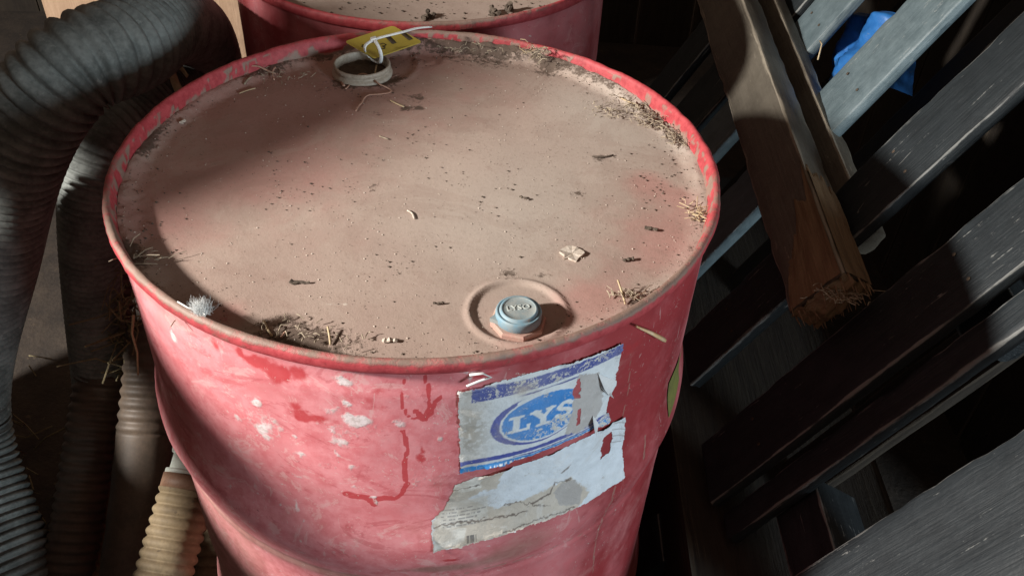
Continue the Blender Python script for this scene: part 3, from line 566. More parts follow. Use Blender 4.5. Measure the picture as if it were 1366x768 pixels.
def paint_low(S, Z):
    C = np.zeros(S.shape + (3,)) + WHT * np.array([1.0, 1.02, 1.06]); wear = np.full(S.shape, -.3); hole = np.zeros(S.shape, bool); lift = np.zeros(S.shape)
    j = (NZ.fbm(S * 300, Z * 300, 3) - .5) * .006
    bei = np.minimum(sdf_poly(S, Z, [DP(q) for q in ((577, 723), (580, 680), (612, 660), (660, 676), (700, 664), (730, 650), (760, 635), (780, 650), (760, 672), (690, 696))]), sdf_poly(S, Z, [DP(q) for q in ((600, 650), (640, 632), (672, 625), (662, 650), (640, 655), (610, 672), (590, 680))])) + j
    f = sstep(.0012, -.0012, bei); lerp(C, f * .85, BEIGE * 1.12)
    wh = sdf_poly(S, Z, [DP(q) for q in ((606, 652), (604, 640), (642, 632), (641, 648), (620, 656))]) + j; lerp(C, sstep(.0008, -.0008, wh), PAPER * 1.15)
    wh = sdf_poly(S, Z, [DP(q) for q in ((578, 692), (600, 668), (650, 660), (650, 688), (580, 702))]) + j * .5; lerp(C, sstep(.0008, -.0008, wh) * .7, PAPER * 1.08)
    wh = sdf_poly(S, Z, [DP(q) for q in ((579, 702), (620, 697), (618, 712), (579, 720))]) + j * .5; lerp(C, sstep(.0008, -.0008, wh) * .9, PAPER * 1.1)
    # lines of small print, bar code
    l0 = DP((588, 690))[0]; l1 = DP((648, 680))[0]; zt = DP((600, 690))[1]
    for k in range(6):
        zc = .6755 + k * .0042; m = (np.abs(Z - zc) < .0009) & (S > l0 + .001 * (k % 3)) & (S < l1 - .004 * ((k * 7) % 4)) & (NZ2.at(S * 1100, k * 9.7) > .38); lerp(C, m * .6, np.array([.12, .12, .14]))
    bx = DP((620, 708))[0]; bzc = DP((632, 708))[1]; xx = (S - bx) / .0105
    bars = (xx > 0) & (xx < 1) & (np.abs(Z - bzc) < .0048) & (NZ.at(S * 1500, 77.7) > .5); lerp(C, bars * .8, np.array([.06, .06, .07]))
    # cracks, tears, dirt
    for pts, w in (([(706, 670), (733, 656), (739, 642), (760, 638)], .0011), ([(590, 650), (605, 652), (640, 645)], .0007), ([(580, 697), (612, 692), (650, 688), (700, 678)], .0010), ([(668, 700), (720, 682), (760, 668)], .0008), ([(672, 672), (690, 668), (730, 670)], .0006), ([(750, 628), (758, 622)], .0012)):
        d = seg_dist(S + j * .9, Z + j * .9, [DP(q) for q in pts]); lerp(C, sstep(w * 1.6, w * .4, d) * .85, np.array([.10, .07, .055]))
    gp = sdf_poly(S, Z, [DP(q) for q in ((737, 655), (748, 643), (766, 638), (773, 648), (766, 664), (742, 668))]) + j * .6; lerp(C, sstep(.0006, -.0006, gp) * .9, GREYP * .85)
    lines = (np.abs(((S * .6 + Z) * 110) % 1 - .5) < .09) & (S > DP((812, 600))[0]) & (Z > DP((812, 600))[1]); lerp(C, lines * .5, np.array([.16, .13, .12]))
    for poly in (((803, 596), (807, 584), (815, 577), (818, 583), (813, 602), (802, 611)), ): hole |= sdf_poly(S, Z, [DP(q) for q in poly]) + j * .9 < 0
    dirt = sstep(.36, .60, NZ.fbm(S * 60, Z * 60, 4)) * sstep(DP((700, 650))[0], DP((600, 680))[0], S); lerp(C, dirt * .5, np.array([.26, .215, .16]))
    return C, hole, wear, lift
out2 = [(577, 723), (575, 690), (590, 678), (600, 660), (606, 645), (625, 638), (665, 626), (700, 616), (760, 592), (833, 553), (831, 590), (824, 630), (802, 645), (772, 664), (700, 692), (640, 711)]
paper_label('paper_label', out2, .00062, paint_low, .0005, drum)
# curled flaps of the torn label
def flap(quad, curl, name='paper_flap'):
    P = [DP(q) for q in quad]; n = 9; V = []
    for i in range(n):
        for k in range(n):
            a, b = i / (n - 1), k / (n - 1)
            s = (1 - a) * ((1 - b) * P[0][0] + b * P[1][0]) + a * ((1 - b) * P[3][0] + b * P[2][0]); z = (1 - a) * ((1 - b) * P[0][1] + b * P[1][1]) + a * ((1 - b) * P[3][1] + b * P[2][1])
            r = R_B + .001 + curl * a ** 1.6 + .0006 * math.sin(b * 5 + a * 3); V.append((r * math.cos(s / R_B), r * math.sin(s / R_B), z))
    return link(name, mesh(V, grid_faces(n, n)), M['paperflap'], drum)
flap([(790, 553), (799, 566), (789, 576), (786, 564)], .006); flap([(797, 497), (822, 507), (806, 521), (801, 514)], .004); flap([(800, 515), (815, 522), (812, 525), (803, 519)], .005)
# small yellow sticker wrapped round the right flank
n = 14; qd = [(903, 488), (907, 506), (888, 548), (884, 543)]
a1 = math.radians(-25.5); a2 = math.radians(-16); V = []; C = []
for i in range(n):
    for k in range(n):
        ang = a1 + (a2 - a1) * i / (n - 1); z = .655 + .048 * k / (n - 1) + .012 * i / (n - 1); r = float(body_r(np.array(z), np.array(ang))) + .0012; V.append((r * math.cos(ang), r * math.sin(ang), z))
M['sticker'] = mat_simple('olive_yellow_sticker', (.20, .20, .055), (.14, .14, .05), 60, .5, .2, .0005, speck=((.06, .05, .03), .8))
link('sticker', mesh(V, grid_faces(n, n)), M['sticker'], drum)

# ---------------------------------------------------------------- yellow tag and cable tie
zB, zT = .8765, .8870
Bq = at_z((499, 78.5), zB); Tq = at_z((524, 35), zT); Lq = at_z((460, 56), .5 * (zB + zT)); 
eu = (Lq - Bq); ev0 = (Tq - Lq); Rq = Bq + ev0
tagroot = empty('yellow_tag', tuple(Bq), 'yellow plastic card with dark numbers lying on the open bung ring', 'tag')
def tagpt(a, b, h=0.):                       # a along B->L, b along L->T direction
    nn = np.cross(ev0, eu); nn /= np.linalg.norm(nn); nn *= np.sign(nn[2]); return Bq + eu * a + ev0 * b + nn * h
def round_card():
    lu, lv = np.linalg.norm(eu), np.linalg.norm(ev0); r = .004; out = []
    for ca, cb_, st in ((r, r, 180), (lu - r, r, 270), (lu - r, lv - r, 0), (r, lv - r, 90)):
        for k in range(6):
            t = math.radians(st + 18 * k); out.append(((ca + r * math.cos(t)) / lu, (cb_ + r * math.sin(t)) / lv))
    m = len(out); V = [tagpt(a, b, .0007) for a, b in out] + [tagpt(a, b, -.0005) for a, b in out]
    return V, [tuple(range(m)), tuple(range(2 * m - 1, m - 1, -1))] + [(k, m + k, m + (k + 1) % m, (k + 1) % m) for k in range(m)]
V, f = round_card(); me = mesh(V, f); bm = bmesh.new(); bm.from_mesh(me); bmesh.ops.recalc_face_normals(bm, faces=bm.faces); bm.to_mesh(me); bm.free(); link('card', me, M['yellow'], tagroot, False)
def tag_ab(q):                               # pixel -> card coordinates
    nn = np.cross(ev0, eu); p = on_plane(q, nn, nn @ Bq); d = p - Bq; G = np.array([[eu @ eu, eu @ ev0], [eu @ ev0, ev0 @ ev0]]); return np.linalg.solve(G, np.array([d @ eu, d @ ev0]))
mb = MB()
def tstroke(p, w):
    A = [tag_ab(q) for q in p]; P = [tagpt(a, b, .0011) for a, b in A]; mb.tube(P, w, 6, flat=.16)
for p in ([(517, 50), (526, 59)], [(538, 46), (548, 54)]): tstroke(p, .0034)
mb.build('printed_bar', M['ink'], tagroot)
mb = MB(); tstroke([(507, 60.5), (511, 59), (515, 60.5), (513, 62.5), (510, 63)], .0008); tstroke([(510, 63), (513.5, 64), (513, 66), (509, 66.5), (506, 65)], .0008); tstroke([(484, 60.5), (483, 64)], .0008); tstroke([(482, 63), (487, 65)], .0007)
mb.build('printed_number', M['ink'], tagroot)
tie = empty('cable_tie', tuple(tagpt(.3, .2, .004)), 'white nylon cable tie looped through the yellow tag, tail pointing right', 'cable tie')
hd = at_depth((498.5, 52.5), 1.21); 
hd = on_plane((498.5, 53), (0, 0, 1), .896)
mb = MB(); tl = [hd, on_plane((510, 49.5), (0, 0, 1), .8985), on_plane((535, 43.5), (0, 0, 1), .900), on_plane((556, 38), (0, 0, 1), .8985), on_plane((575.5, 36), (0, 0, 1), .896)]
P, _ = resample(crom(tl), .004); mb.tube(P, np.linspace(.0026, .0021, len(P)), 8, flat=.45); mb.build('tail', M['tie'], tie)
mb = MB(); X = P[1] - P[0]; X /= np.linalg.norm(X); Yv = np.cross((0, 0, 1), X); Yv /= np.linalg.norm(Yv); Zv = np.cross(X, Yv)
mb.box(hd, .0072, .0070, .0052, X, Yv, Zv); o = mb.build('head', M['tie'], tie, False); bv = o.modifiers.new('b', 'BEVEL'); bv.width = .0012; bv.segments = 2
lp = [hd, on_plane((488, 60), (0, 0, 1), .893), on_plane((486.5, 66), (0, 0, 1), .888), tagpt(*tag_ab((487.5, 69)), .0005), on_plane((492, 76), (0, 0, 1), .872), on_plane((499, 82), (0, 0, 1), .869), on_plane((506, 84), (0, 0, 1), .870), on_plane((508.5, 77), (0, 0, 1), .880), on_plane((507, 68), (0, 0, 1), .889), on_plane((503, 59), (0, 0, 1), .895), hd + np.array([.001, -.001, 0])]
mb = MB(); P, _ = resample(crom(lp), .003); mb.tube(P, .0023, 8, flat=.5); mb.build('loop', M['tie'], tie)

# ------------------------------------------------------------------ leaning pallet of black boards
TL = math.radians(29.3); U = np.array([math.sin(TL), 0, math.cos(TL)]); Nn = np.array([-math.cos(TL), 0, math.sin(TL)]); Vy = np.array([0, 1.0, 0]); X0 = .19; KS = (.563 + .872 * X0) / .650; ys = lambda y: -.727 + KS * (y + .727); D0 = float(Nn @ np.array([X0, 0, 0]))
def pp(u, y, off=0.): return np.array([X0, 0, 0]) + U * u + Vy * y + Nn * off
def uy(q, off=0.): p = on_plane(q, Nn, D0 + off); d = p - np.array([X0, 0, 0]); return float(d @ U), float(p[1])
pal = empty('wooden_pallet', tuple(pp(.40, .2)), 'black painted wooden pallet leaning against the wall right of the drums', 'pallet')
ULEN = .94; UM = .40 + ULEN / 2
boards = [(-.345, -.227, .018, 'blackwood'), (-.080, .013, .018, 'blackwood'), (.118, .216, .018, 'blackwood'), (.323, .425, .018, 'litwood'), (.538, .639, .018, 'litwood'), (.661, .792, .018, 'blackwood'), (.872, .98, .018, 'blackwood')]
boards = [(ys(a), ys(b), c * KS, m) for a, b, c, m in boards]
for k, (y0, y1, th, m) in enumerate(boards):
    plank('deck_board', pp(UM, (y0 + y1) / 2, .0005 * (k % 3)), U, Vy, Nn, ULEN, y1 - y0, th, M[m], pal, 60, seed=k + 1)
plank('edge_bearer', pp(UM, ys(-.106), -.0200), U, Vy, Nn, ULEN, .044, .020, M['blackwood'], pal, 60, seed=21)
ub = uy((1073, 720), -.040)[0]
plank('block', pp(ub, ys(-.185), -.0415), Vy, U, Nn, .17, .075, .075, M['blackwood'], pal, 12, seed=31)
for u_ in (ub - .30, ub + .32):
    for k, yc in enumerate((-.285, -.035)): plank('block', pp(u_, ys(yc), -.0415), Vy, U, Nn, .085, .075, .075, M['blackwood'], pal, 8, seed=32 + k)
for k, y in enumerate((-.285, -.03, .37, .59)):
    plank('bottom_board', pp(UM, ys(y), -.118), U, Vy, Nn, ULEN, .08, .018, M['oldwood'], pal, 20, seed=41 + k)
slp = empty('sleeper_beam', (.50, .25, 0), 'thick dark sleeper beam on the floor carrying the foot of the leaning pallet', 'beam')
plank('beam', (.50, .25, .325), (0, 1, 0), (1, 0, 0), (0, 0, -1), 1.25, .30, -.32, M['oldwood'], slp, 20, seed=80)
# nail heads on the boards
nl = MB(); nl.add([(.0026 * math.cos(a), .0026 * math.sin(a), 0) for a in np.linspace(0, 2 * math.pi, 8, endpoint=False)] + [(0, 0, .0012)], [(k, (k + 1) % 8, 8) for k in range(8)])
nail_me = mesh(nl.v, nl.f); Rm = Matrix((Vector(U), Vector(Vy), Vector(Nn))).transposed().to_4x4()
for (y0, y1, th, m) in boards[:5]:
    for uu in (ub, ub + .34):
        for yy in (y0 + .03, y1 - .03):
            o = link('nail', nail_me, M['hole'], pal); o.matrix_basis = Matrix.Translation(Vector(pp(uu, yy, .0018))) @ Rm

# timber lying across the pallet
Wd = np.array([-.0528, .9884, .1424]); Wd /= np.linalg.norm(Wd); U2 = U - Wd * (U @ Wd); U2 /= np.linalg.norm(U2); N2 = Nn - Wd * (Nn @ Wd) - U2 * (Nn @ U2); N2 /= np.linalg.norm(N2)
Pc = at_depth((1125, 362), .942 * KS); TW, TT = .082 * KS, .0475 * KS
tim = empty('timber_beam', tuple(Pc), 'dark square timber lying across the black pallet, near end broken and orange', 'beam')
def beam(L0, L1, w, t, corner, mat, name, parent, seed, nseg=50):
    o = plank(name, corner + Wd * (L0 + L1) / 2 - U2 * w / 2, Wd, U2, N2, L1 - L0, w, t, mat, parent, nseg, seed=seed, rnd=.002, chip=.0016); return o
beam(.0, 1.1, TW, TT, Pc, M['timber'], 'beam', tim, 51)
# broken sleeve of raw wood near the end: ragged end face and split corner
def broken_end():
    n = 22; V = []; G = []
    for i in range(n):
        for k in range(n):
            a, b = i / (n - 1), k / (n - 1); rag = .030 * (NZ.fbm(a * 5 + 3, b * 5 + 8, 4) - .5) - .022 * (1 - b)
            V.append(Pc - U2 * TW * (a * .985 + .007) - N2 * TT * (b * .98 + .01) - Wd * (.001 + .012 * (1 - (2 * a - 1) ** 2) * (1 - (2 * b - 1) ** 2) + max(0, .02 * (NZ.fbm(a * 9 + 1, b * 9, 3) - .45)))); G.append((a * .1, b * .1, 0, 1))
    link('broken_end', mesh(V, grid_faces(n, n), {'mask': [(0, 0, 0, 1)] * len(V), 'grain': G}), M['rawwood'], tim)
    # split slabs of bare wood on the two visible faces near the end
    for face in (0, 1):
        V = []; G = []; n1, n2 = 46, 20
        for i in range(n1):
            for k in range(n2):
                a, b = i / (n1 - 1), k / (n2 - 1)
                if face == 0: P = Pc - U2 * (.003 + (TW - .006) * b * (1 - .25 * a)) + N2 * .0016; ln = .20 - .13 * b
                else: P = Pc - N2 * (.003 + (TT - .006) * b) + U2 * .0016; ln = .20 - .02 * b
                ln *= .75 + .6 * NZ.fbm(b * 7 + face * 9, 2, 3)
                h = .0045 * (NZ.fbm(a * 4 + 7 * face, b * 9, 4) - .5) * math.sin(math.pi * min(1, b * 6 + .05) * .5)
                V.append(P + Wd * ln * a + (N2 if face == 0 else U2) * (h - .0035 * (a > .93))); G.append((ln * a, b * .1, face, 1))
        link('split_wood', mesh(V, grid_faces(n1, n2), {'mask': [(.2, 0, 0, 1)] * len(V), 'grain': G}), M['rawwood'], tim)
broken_end()
mb = MB(); r_ = np.random.default_rng(77)
for k in range(90):
    a, b = r_.random(), r_.random(); p = Pc - U2 * TW * a - N2 * TT * b + Wd * .012; l = r_.uniform(.006, .030) * (1 - .5 * b); q = p - Wd * (.012 + l) + U2 * r_.normal(0, .004) + N2 * r_.normal(0, .004)
    mb.tube([p, .5 * (p + q) + r_.normal(0, .001, 3), q], [.0022, .0014, .0004], 4)
link('splinters', mesh(mb.v, mb.f), M['splint'], tim, False)['kind'] = 'stuff'
P2 = at_depth((1161, 303), 1.045 * KS)
tim2 = empty('timber_plank', tuple(P2), 'thin dark plank tucked behind the right side of the broken timber', 'plank')
plank('board', P2 + Wd * .45 - U2 * .022, Wd, U2, N2, .9, .044, .036, M['timber'], tim2, 40, seed=57)

# blue plastic sheet behind the pallet boards
pts = [uy(q, -.07) for q in ((1128, 88), (1110, 98), (1125, 55), (1138, 20), (1200, 12), (1260, 10), (1260, 90), (1190, 100))]
def tarp():
    n1, n2 = 60, 44; V = []
    A, B, Cc, Dd = [np.array(uy(q, -.055)) for q in ((1120, 12), (1090, 104), (1205, 120), (1250, 6))]
    for i in range(n1):
        for k in range(n2):
            a, b = i / (n1 - 1), k / (n2 - 1); P = (1 - a) * ((1 - b) * A + b * B) + a * ((1 - b) * Dd + b * Cc)
            fold = -.014 + .015 * abs(math.sin(a * 10 + b * 2.6)) + .007 * abs(math.sin(a * 4 - b * 5 + 1)) + .003 * NZ2.fbm(a * 30, b * 9, 3) + .022 * (NZ.fbm(a * 5, b * 4, 3) - .5); edge = -.05 * (1 - sstep(0, .12, a)) - .03 * (1 - sstep(0, .1, b))
            V.append(pp(P[0], P[1], -.060 + fold + float(edge) * .5))
    tp = link('blue_sheet', mesh(V, grid_faces(n1, n2)), M['tarp'])
    tag(tp, 'crumpled blue plastic sheet showing between two lit-grey pallet boards at top right', 'plastic sheet')
tarp()

# ------------------------------------------------------------------ hoses
def hose(name, path, R, pitch, depth, mat, parent, sides=28, taper=None, shape=1.0):
    P, s = resample(crom(path, 16), pitch / 10); w = .5 + .5 * np.cos(2 * math.pi * s / pitch); r = R * (1 - depth * (1 - np.power(w, shape)))
    if taper is not None: r = r * np.interp(np.linspace(0, 1, len(r)), *taper)
    mb = MB(); mb.tube(P, r, sides); return mb.build(name, mat, parent)
hp = [(-.62, -.05, .06), at_depth((-40, 560), 1.34), at_depth((-6, 330), 1.14), at_depth((28, 190), 1.02), at_depth((92, 96), .985), at_depth((171, 60), 1.04), at_depth((222, 32), 1.2), at_depth((260, 44), 1.36), at_depth((279, 90), 1.48), at_depth((286, 150), 1.58), (-.50, .70, .2), (-.56, .66, .06)]
hs = empty('black_hose', (-.55, .2, 0), 'thick grey black ribbed hose arching beside the drums at top left', 'hose')
hose('ribbed_tube', hp, .057, .0140, .15, M['black_rubber'], hs, 32, shape=.5)
hs2 = empty('black_hose', (-.55, .4, 0), 'thinner black ribbed hose curling beneath the thick hose arch', 'hose')
hose('ribbed_tube', [(-.60, .22, .10), at_depth((120, 260), 1.22), at_depth((182, 152), 1.24), at_depth((228, 122), 1.36), at_depth((285, 108), 1.52), (-.47, .62, .45), (-.50, .7, .1)], .043, .0095, .09, M['black_rubber'], hs2, 24, shape=.6)
th = empty('tan_hose', (-.42, -.05, 0), 'tan ribbed hose with pale coupling standing at the foot of the front drum', 'hose')
ta, tb = at_depth((250, 655), 1.22), at_depth((200, 830), 1.16)
ax = (ta - tb) / np.linalg.norm(ta - tb); RT_ = .0395
hose('ribbed_tube', [tb - ax * .15, tb, ta], RT_, .0148, .12, M['tan_rubber'], th, 28, shape=.45)
mb = MB(); q0 = ta - ax * .002; mb.tube([q0, q0 + ax * .022], RT_ * .97, 28); mb.build('cuff', M['cuff'], th)
mb = MB(); 
for d0, d1, r0, r1 in ((.021, .027, .94, .94), (.027, .050, .82, .82), (.050, .056, .90, .92), (.056, .076, .84, .92), (.076, .115, .90, .62)): mb.tube([ta + ax * (d0), ta + ax * (d1 - .0004)], RT_ * r0, 28, RT_ * r1)
mb.build('coupling', M['coupling'], th)
th2 = empty('tan_hose', (-.33, -.12, 0), 'second tan ribbed hose, only a sliver showing beside the drum foot', 'hose')
sa, sb = at_depth((292, 700), 1.33), at_depth((280, 860), 1.27); hose('ribbed_tube', [sb, sa, sa + (sa - sb) * .3], .032, .0148, .12, M['tan_rubber'], th2, 24, shape=.45)
bh = empty('brown_hose', (-.46, .08, 0), 'dark brown ribbed hose standing left of the tan hose', 'hose')
hose('ribbed_tube', [at_depth((208, 430), 1.34), at_depth((203, 500), 1.33), at_depth((195, 580), 1.32)], .044, .018, .08, M['brown_rubber'], bh, 28, shape=.75)
hose('smooth_end', [at_depth((195.5, 575), 1.32), at_depth((184, 680), 1.31), at_depth((168, 800), 1.30)], .043, .06, .02, M['brown_rubber'], bh, 28)

bh2 = empty('brown_hose', (-.60, .02, 0), 'dusty brown ribbed hose lying furthest left, between the black hose and the drum', 'hose')
hose('ribbed_tube', [at_depth((150, 330), 1.42), at_depth((138, 470), 1.40), at_depth((112, 640), 1.37), at_depth((80, 830), 1.34)], .040, .0155, .10, M['brown_rubber'], bh2, 28, shape=.7)
th3 = empty('tan_hose', (-.58, -.10, 0), 'tan ribbed hose lowest at the left corner, left of the coupling hose', 'hose')
hose('ribbed_tube', [at_depth((140, 600), 1.46), at_depth((118, 700), 1.40), at_depth((92, 840), 1.34)], .036, .0148, .12, M['tan_rubber'], th3, 28, shape=.45)

# plywood sheet behind the hoses, a bit of rope
ply = tag(plank('plywood_sheet', (-.66, 1.12, .5), (0, 0, 1), (1, 0, 0), (0, -1, 0), 1.0, .66, .02, M['ply'], None, 12, seed=70), 'tan plywood sheet standing behind the black hose and second drum', 'plywood')
mb = MB(); P, _ = resample(crom([at_depth((240, 124), 1.14), at_depth((233, 108), 1.14), at_depth((230, 92), 1.13), at_depth((240, 90), 1.13), at_depth((250, 102), 1.13)]), .004); mb.tube(P, np.linspace(.006, .0035, len(P)), 8, flat=.5)
tag(mb.build('bark_strip', M['straw']), 'curled pale bark strip between the black hoses and the drum rim', 'bark strip')

# ------------------------------------------------------------------ loose things on the lid
used = []
def straw(name, pts, r, mat, label, cat, group=None, lift=.0012, flat=.7, sides=6, r2=None):
    P = [lid_at(q) + np.array([0, 0, lift + (q2 if len(pt) > 2 else 0)]) for pt in pts for q, q2 in [((pt[0], pt[1]), pt[2] if len(pt) > 2 else 0)]]
    mb = MB(); P, _ = resample(crom(P, 8), .0025); mb.tube(P, r, sides, r2, flat); return tag(mb.build(name, mat), label, cat, group)
straw('straw', [(826, 131), (838, 137), (851, 141)], .0012, M['straw'], 'pale straight straw on grey dust inside the upper right rim', 'straw', r2=.001)
straw('straw', [(319, 126), (330, 122), (341, 119)], .0009, M['straw'], 'short straight straw lying by the left rear rim', 'straw')
straw('twig', [(313, 95), (328, 95, .004), (344, 95, .005), (358, 99, .003), (368, 100)], .0013, M['root'], 'crooked brown twig against the left rear rim', 'twig')
straw('twig', [(326, 114), (330, 108), (335, 104)], .0012, M['straw2'], 'stubby grey twig in front of the crooked brown twig', 'twig')
straw('twig', [(366, 108), (364, 100, .002), (368, 94, .003)], .0010, M['root'], 'tiny forked twig at the right tip of the crooked twig', 'twig')
straw('root_fibre', [(461, 120), (468, 113), (476, 107, .004), (486, 106, .006), (496, 110, .005), (505, 116, .003), (514, 119, .002), (522, 121.5), (519, 125), (505, 127), (492, 128), (486, 132), (483, 138), (479, 142), (475, 149)], .0010, M['root'], 'long wavy pink brown root fibre in front of the open bung ring', 'fibre', lift=.001)
straw('straw', [(450, 104), (455, 110), (459, 116)], .0016, M['root'], 'thick short straw at the left foot of the bung ring', 'straw')
straw('straw', [(503, 97, .008), (501, 103, .004), (500.5, 109)], .0010, M['straw'], 'thin straw leaning on the front of the bung ring', 'straw')
straw('straw', [(521, 135.5), (529, 139.5), (539, 144)], .0011, M['straw'], 'short pale straw in the dirt right of the root fibre', 'straw')
straw('straw', [(506, 183), (512, 185), (518, 187)], .0009, M['straw2'], 'tiny straw alone on the upper middle of the lid', 'straw')
straw('straw', [(543.5, 282), (550, 286), (552.5, 293)], .0009, M['crumb2'], 'pale hook shaped straw in the middle of the lid', 'straw')
straw('straw', [(352, 429), (357, 440), (363, 450)], .0011, M['straw'], 'yellow straw inside the front left rim, left of the upright one', 'straw')
straw('straw', [(438, 442, .004), (440, 452, .002), (441, 461)], .0010, M['straw'], 'thin reddish straw standing in dirt inside the front rim', 'straw')
straw('straw', [(822, 387, .010), (828, 396, .005), (834, 407)], .0009, M['straw'], 'pale forked straw inside the right front rim', 'straw')
straw('straw', [(375, 452), (378, 447), (382, 443)], .0009, M['root'], 'bent brown straw beside the yellow straw at the front rim', 'straw')
straw('straw', [(790, 210), (803, 211), (818, 208)], .0009, M['crumb'], 'thin dark stem on the right middle of the lid', 'straw')
# dark woody bits
def bit(q, l, w, ang, mat, name, label, cat, group=None, h=.003):
    p = lid_at(q); mb = MB(); c, s = math.cos(ang), math.sin(ang); n = 7; P = [p + np.array([c * l * (k / (n - 1) - .5) + .15 * w * (NZ.at(k * 1.3, q[0]) - .5), s * l * (k / (n - 1) - .5) + .6 * w * (NZ.at(k * .9, q[1]) - .5), h * .4 + .5 * h * NZ.at(k, q[0] * .7)]) for k in range(n)]
    mb.tube(P, [w * (.35 + .8 * NZ.at(k * 1.1 + q[0], 3)) for k in range(n)], 7, flat=.6); return tag(mb.build(name, mat, None, False), label, cat, group)
bit((400, 378), .016, .0022, .05, M['crumb'], 'bark_chip', 'dark bark chip on the lid near the front left shadow', 'bark chip')
bit((868, 307), .012, .0022, -.25, M['crumb'], 'bark_chip', 'dark bark chip on the right side of the lid below the red patch', 'bark chip')
bit((838, 348), .010, .0022, .3, M['crumb'], 'bark_chip', 'dark bark chip on the lid between white flake and right rim', 'bark chip')
bit((520, 456), .012, .0026, .05, M['crumb2'], 'bark_chip', 'pale crumb with a shadow inside the front rim', 'chip')
bit((585, 406), .009, .0013, .2, M['crumb'], 'bark_chip', 'small dark chip left of the blue cap', 'bark chip')
bit((245, 164), .006, .0032, 1.2, M['crumb2'], 'pebble', 'small pale pebble inside the left rear rim', 'pebble')
bit((698, 266), .008, .002, -.4, M['crumb'], 'bark_chip', 'small dark chip on the middle right of the lid', 'bark chip')
# straw tufts caught along the rim
def tuft(center_px, n, spread, ln, mat, name, label, cat, rr=.00042, zup=.006, base=None):
    p0 = lid_at(center_px) if base is None else base; mb = MB(); r_ = np.random.default_rng(int(center_px[0] * 7 + center_px[1]))
    for k in range(n):
        p = p0 + np.array([r_.normal(0, spread[0]), r_.normal(0, spread[1]), abs(r_.normal(0, zup)) * .5 + .0008]); a = r_.uniform(0, math.pi * 2); l = ln * r_.uniform(.4, 1.2); dz = r_.uniform(-.2, .5) * zup
        d = np.array([math.cos(a) * l, math.sin(a) * l, dz]); q = p + d * .5 + np.array([r_.normal(0, l * .12), r_.normal(0, l * .12), zup * .2])
        mb.tube([p, q, p + d], rr * r_.uniform(.6, 1.4), 4)
    return tag(mb.build(name, mat, None, False), label, cat)
tuft((843, 143), 46, (.010, .010), .012, M['straw2'], 'straw_litter', 'grey straw litter drift inside the upper right rim under the pale straw', 'straw litter')
tuft((872, 162), 70, (.011, .012), .011, M['straw2'], 'straw_litter', 'grey straw litter heaped against the right rear rim below the dusty gap', 'straw litter')
tuft((900, 186), 40, (.006, .014), .008, M['straw2'], 'straw_litter', 'thin grey litter along the right rim, lowest of that drift', 'straw litter')
tuft((808, 152), 30, (.012, .008), .007, M['straw2'], 'straw_litter', 'sparse dark litter on grey dust a little inside the rim', 'straw litter')
tuft((715, 80), 30, (.005, .010), .012, M['straw2'], 'straw_litter', 'dark tuft of litter standing at the rear rim', 'straw litter', zup=.014)
tuft((700, 71), 14, (.010, .005), .016, M['straw'], 'straw_litter', 'pale straw wisps by the dark tuft at the rear rim', 'straw litter', zup=.008)
tuft((928, 290), 30, (.005, .006), .013, M['straw'], 'straw_litter', 'pale straw nest caught inside the right rim', 'straw litter', zup=.006)
tuft((843, 399), 40, (.009, .004), .010, M['straw2'], 'straw_litter', 'grey straw heap inside the right front rim', 'straw litter', zup=.006)
tuft((395, 450), 45, (.028, .007), .006, M['straw2'], 'straw_litter', 'brown fibres and dirt along the shaded front rim', 'straw litter', zup=.005)
tuft((370, 103), 24, (.018, .008), .008, M['straw2'], 'straw_litter', 'dark litter beside the crooked twig in the rear left shade', 'straw litter')
tuft((190, 342), 16, (.010, .006), .016, M['straw2'], 'straw_litter', 'few dark stems caught inside the left rim', 'straw litter')
tuft((615, 68), 26, (.03, .006), .008, M['straw2'], 'straw_litter', 'thin litter line along the rear rim right of the tag', 'straw litter')
# crumbs scattered all over the lid (uncountable)
def crumbs(name, n, mat, seed, smin, smax, dens, root=None):
    r_ = np.random.default_rng(seed); mb = MB(); k = 0
    while k < n:
        a = r_.uniform(0, 2 * math.pi); r = .278 * math.sqrt(r_.random()); x, y = r * math.cos(a), r * math.sin(a)
        if r_.random() > dens(x, y, r, a): continue
        s = smin + (smax - smin) * r_.random() ** 3; z = float(lid_h(x, y)) if root is None else LZ; c = np.array([x, y, z + s * .3]); k += 1
        if root is not None: c = c + root
        v = [c + np.array([r_.normal(0, s * .7), r_.normal(0, s * .7), s * (.2 + .5 * r_.random()) * (1 if q > 2 else -1)]) for q in range(6)]
        v = [c + s * np.array([1, .1, 0]) * r_.uniform(.5, 1.3), c + s * np.array([-.2, .9, 0]) * r_.uniform(.4, 1.2), c + s * np.array([-1, -.1, .1]) * r_.uniform(.5, 1.3), c + s * np.array([.2, -1, 0]) * r_.uniform(.4, 1.2), c + np.array([0, 0, s * r_.uniform(.3, .8)]), c - np.array([0, 0, s * .5])]
        mb.add(v, [(0, 1, 4), (1, 2, 4), (2, 3, 4), (3, 0, 4), (1, 0, 5), (2, 1, 5), (3, 2, 5), (0, 3, 5)])
    return tag(mb.build(name, mat, None, False), kind='stuff')
def dd(x, y, r, a):
    e = sstep(.245, .278, r); v = .025 + .6 * max(0, float(NZ.fbm(x * 14 + 3, y * 14 + 4, 3)) - .52) * 5
    return float(min(1, v + e * (.9 if (-.2 < a < 1.9) or (4.1 < a < 5.6) else .35)))
crumbs('dark_crumbs', 1300, M['crumb'], 5, .00025, .0017, dd); crumbs('fine_grit', 5000, M['crumb'], 15, .0002, .0007, lambda x, y, r, a: min(1., .10 + 2.2 * max(0, float(NZ2.fbm(x * 20 + 8, y * 20 + 8, 3)) - .5) + float(sstep(.24, .279, r))))
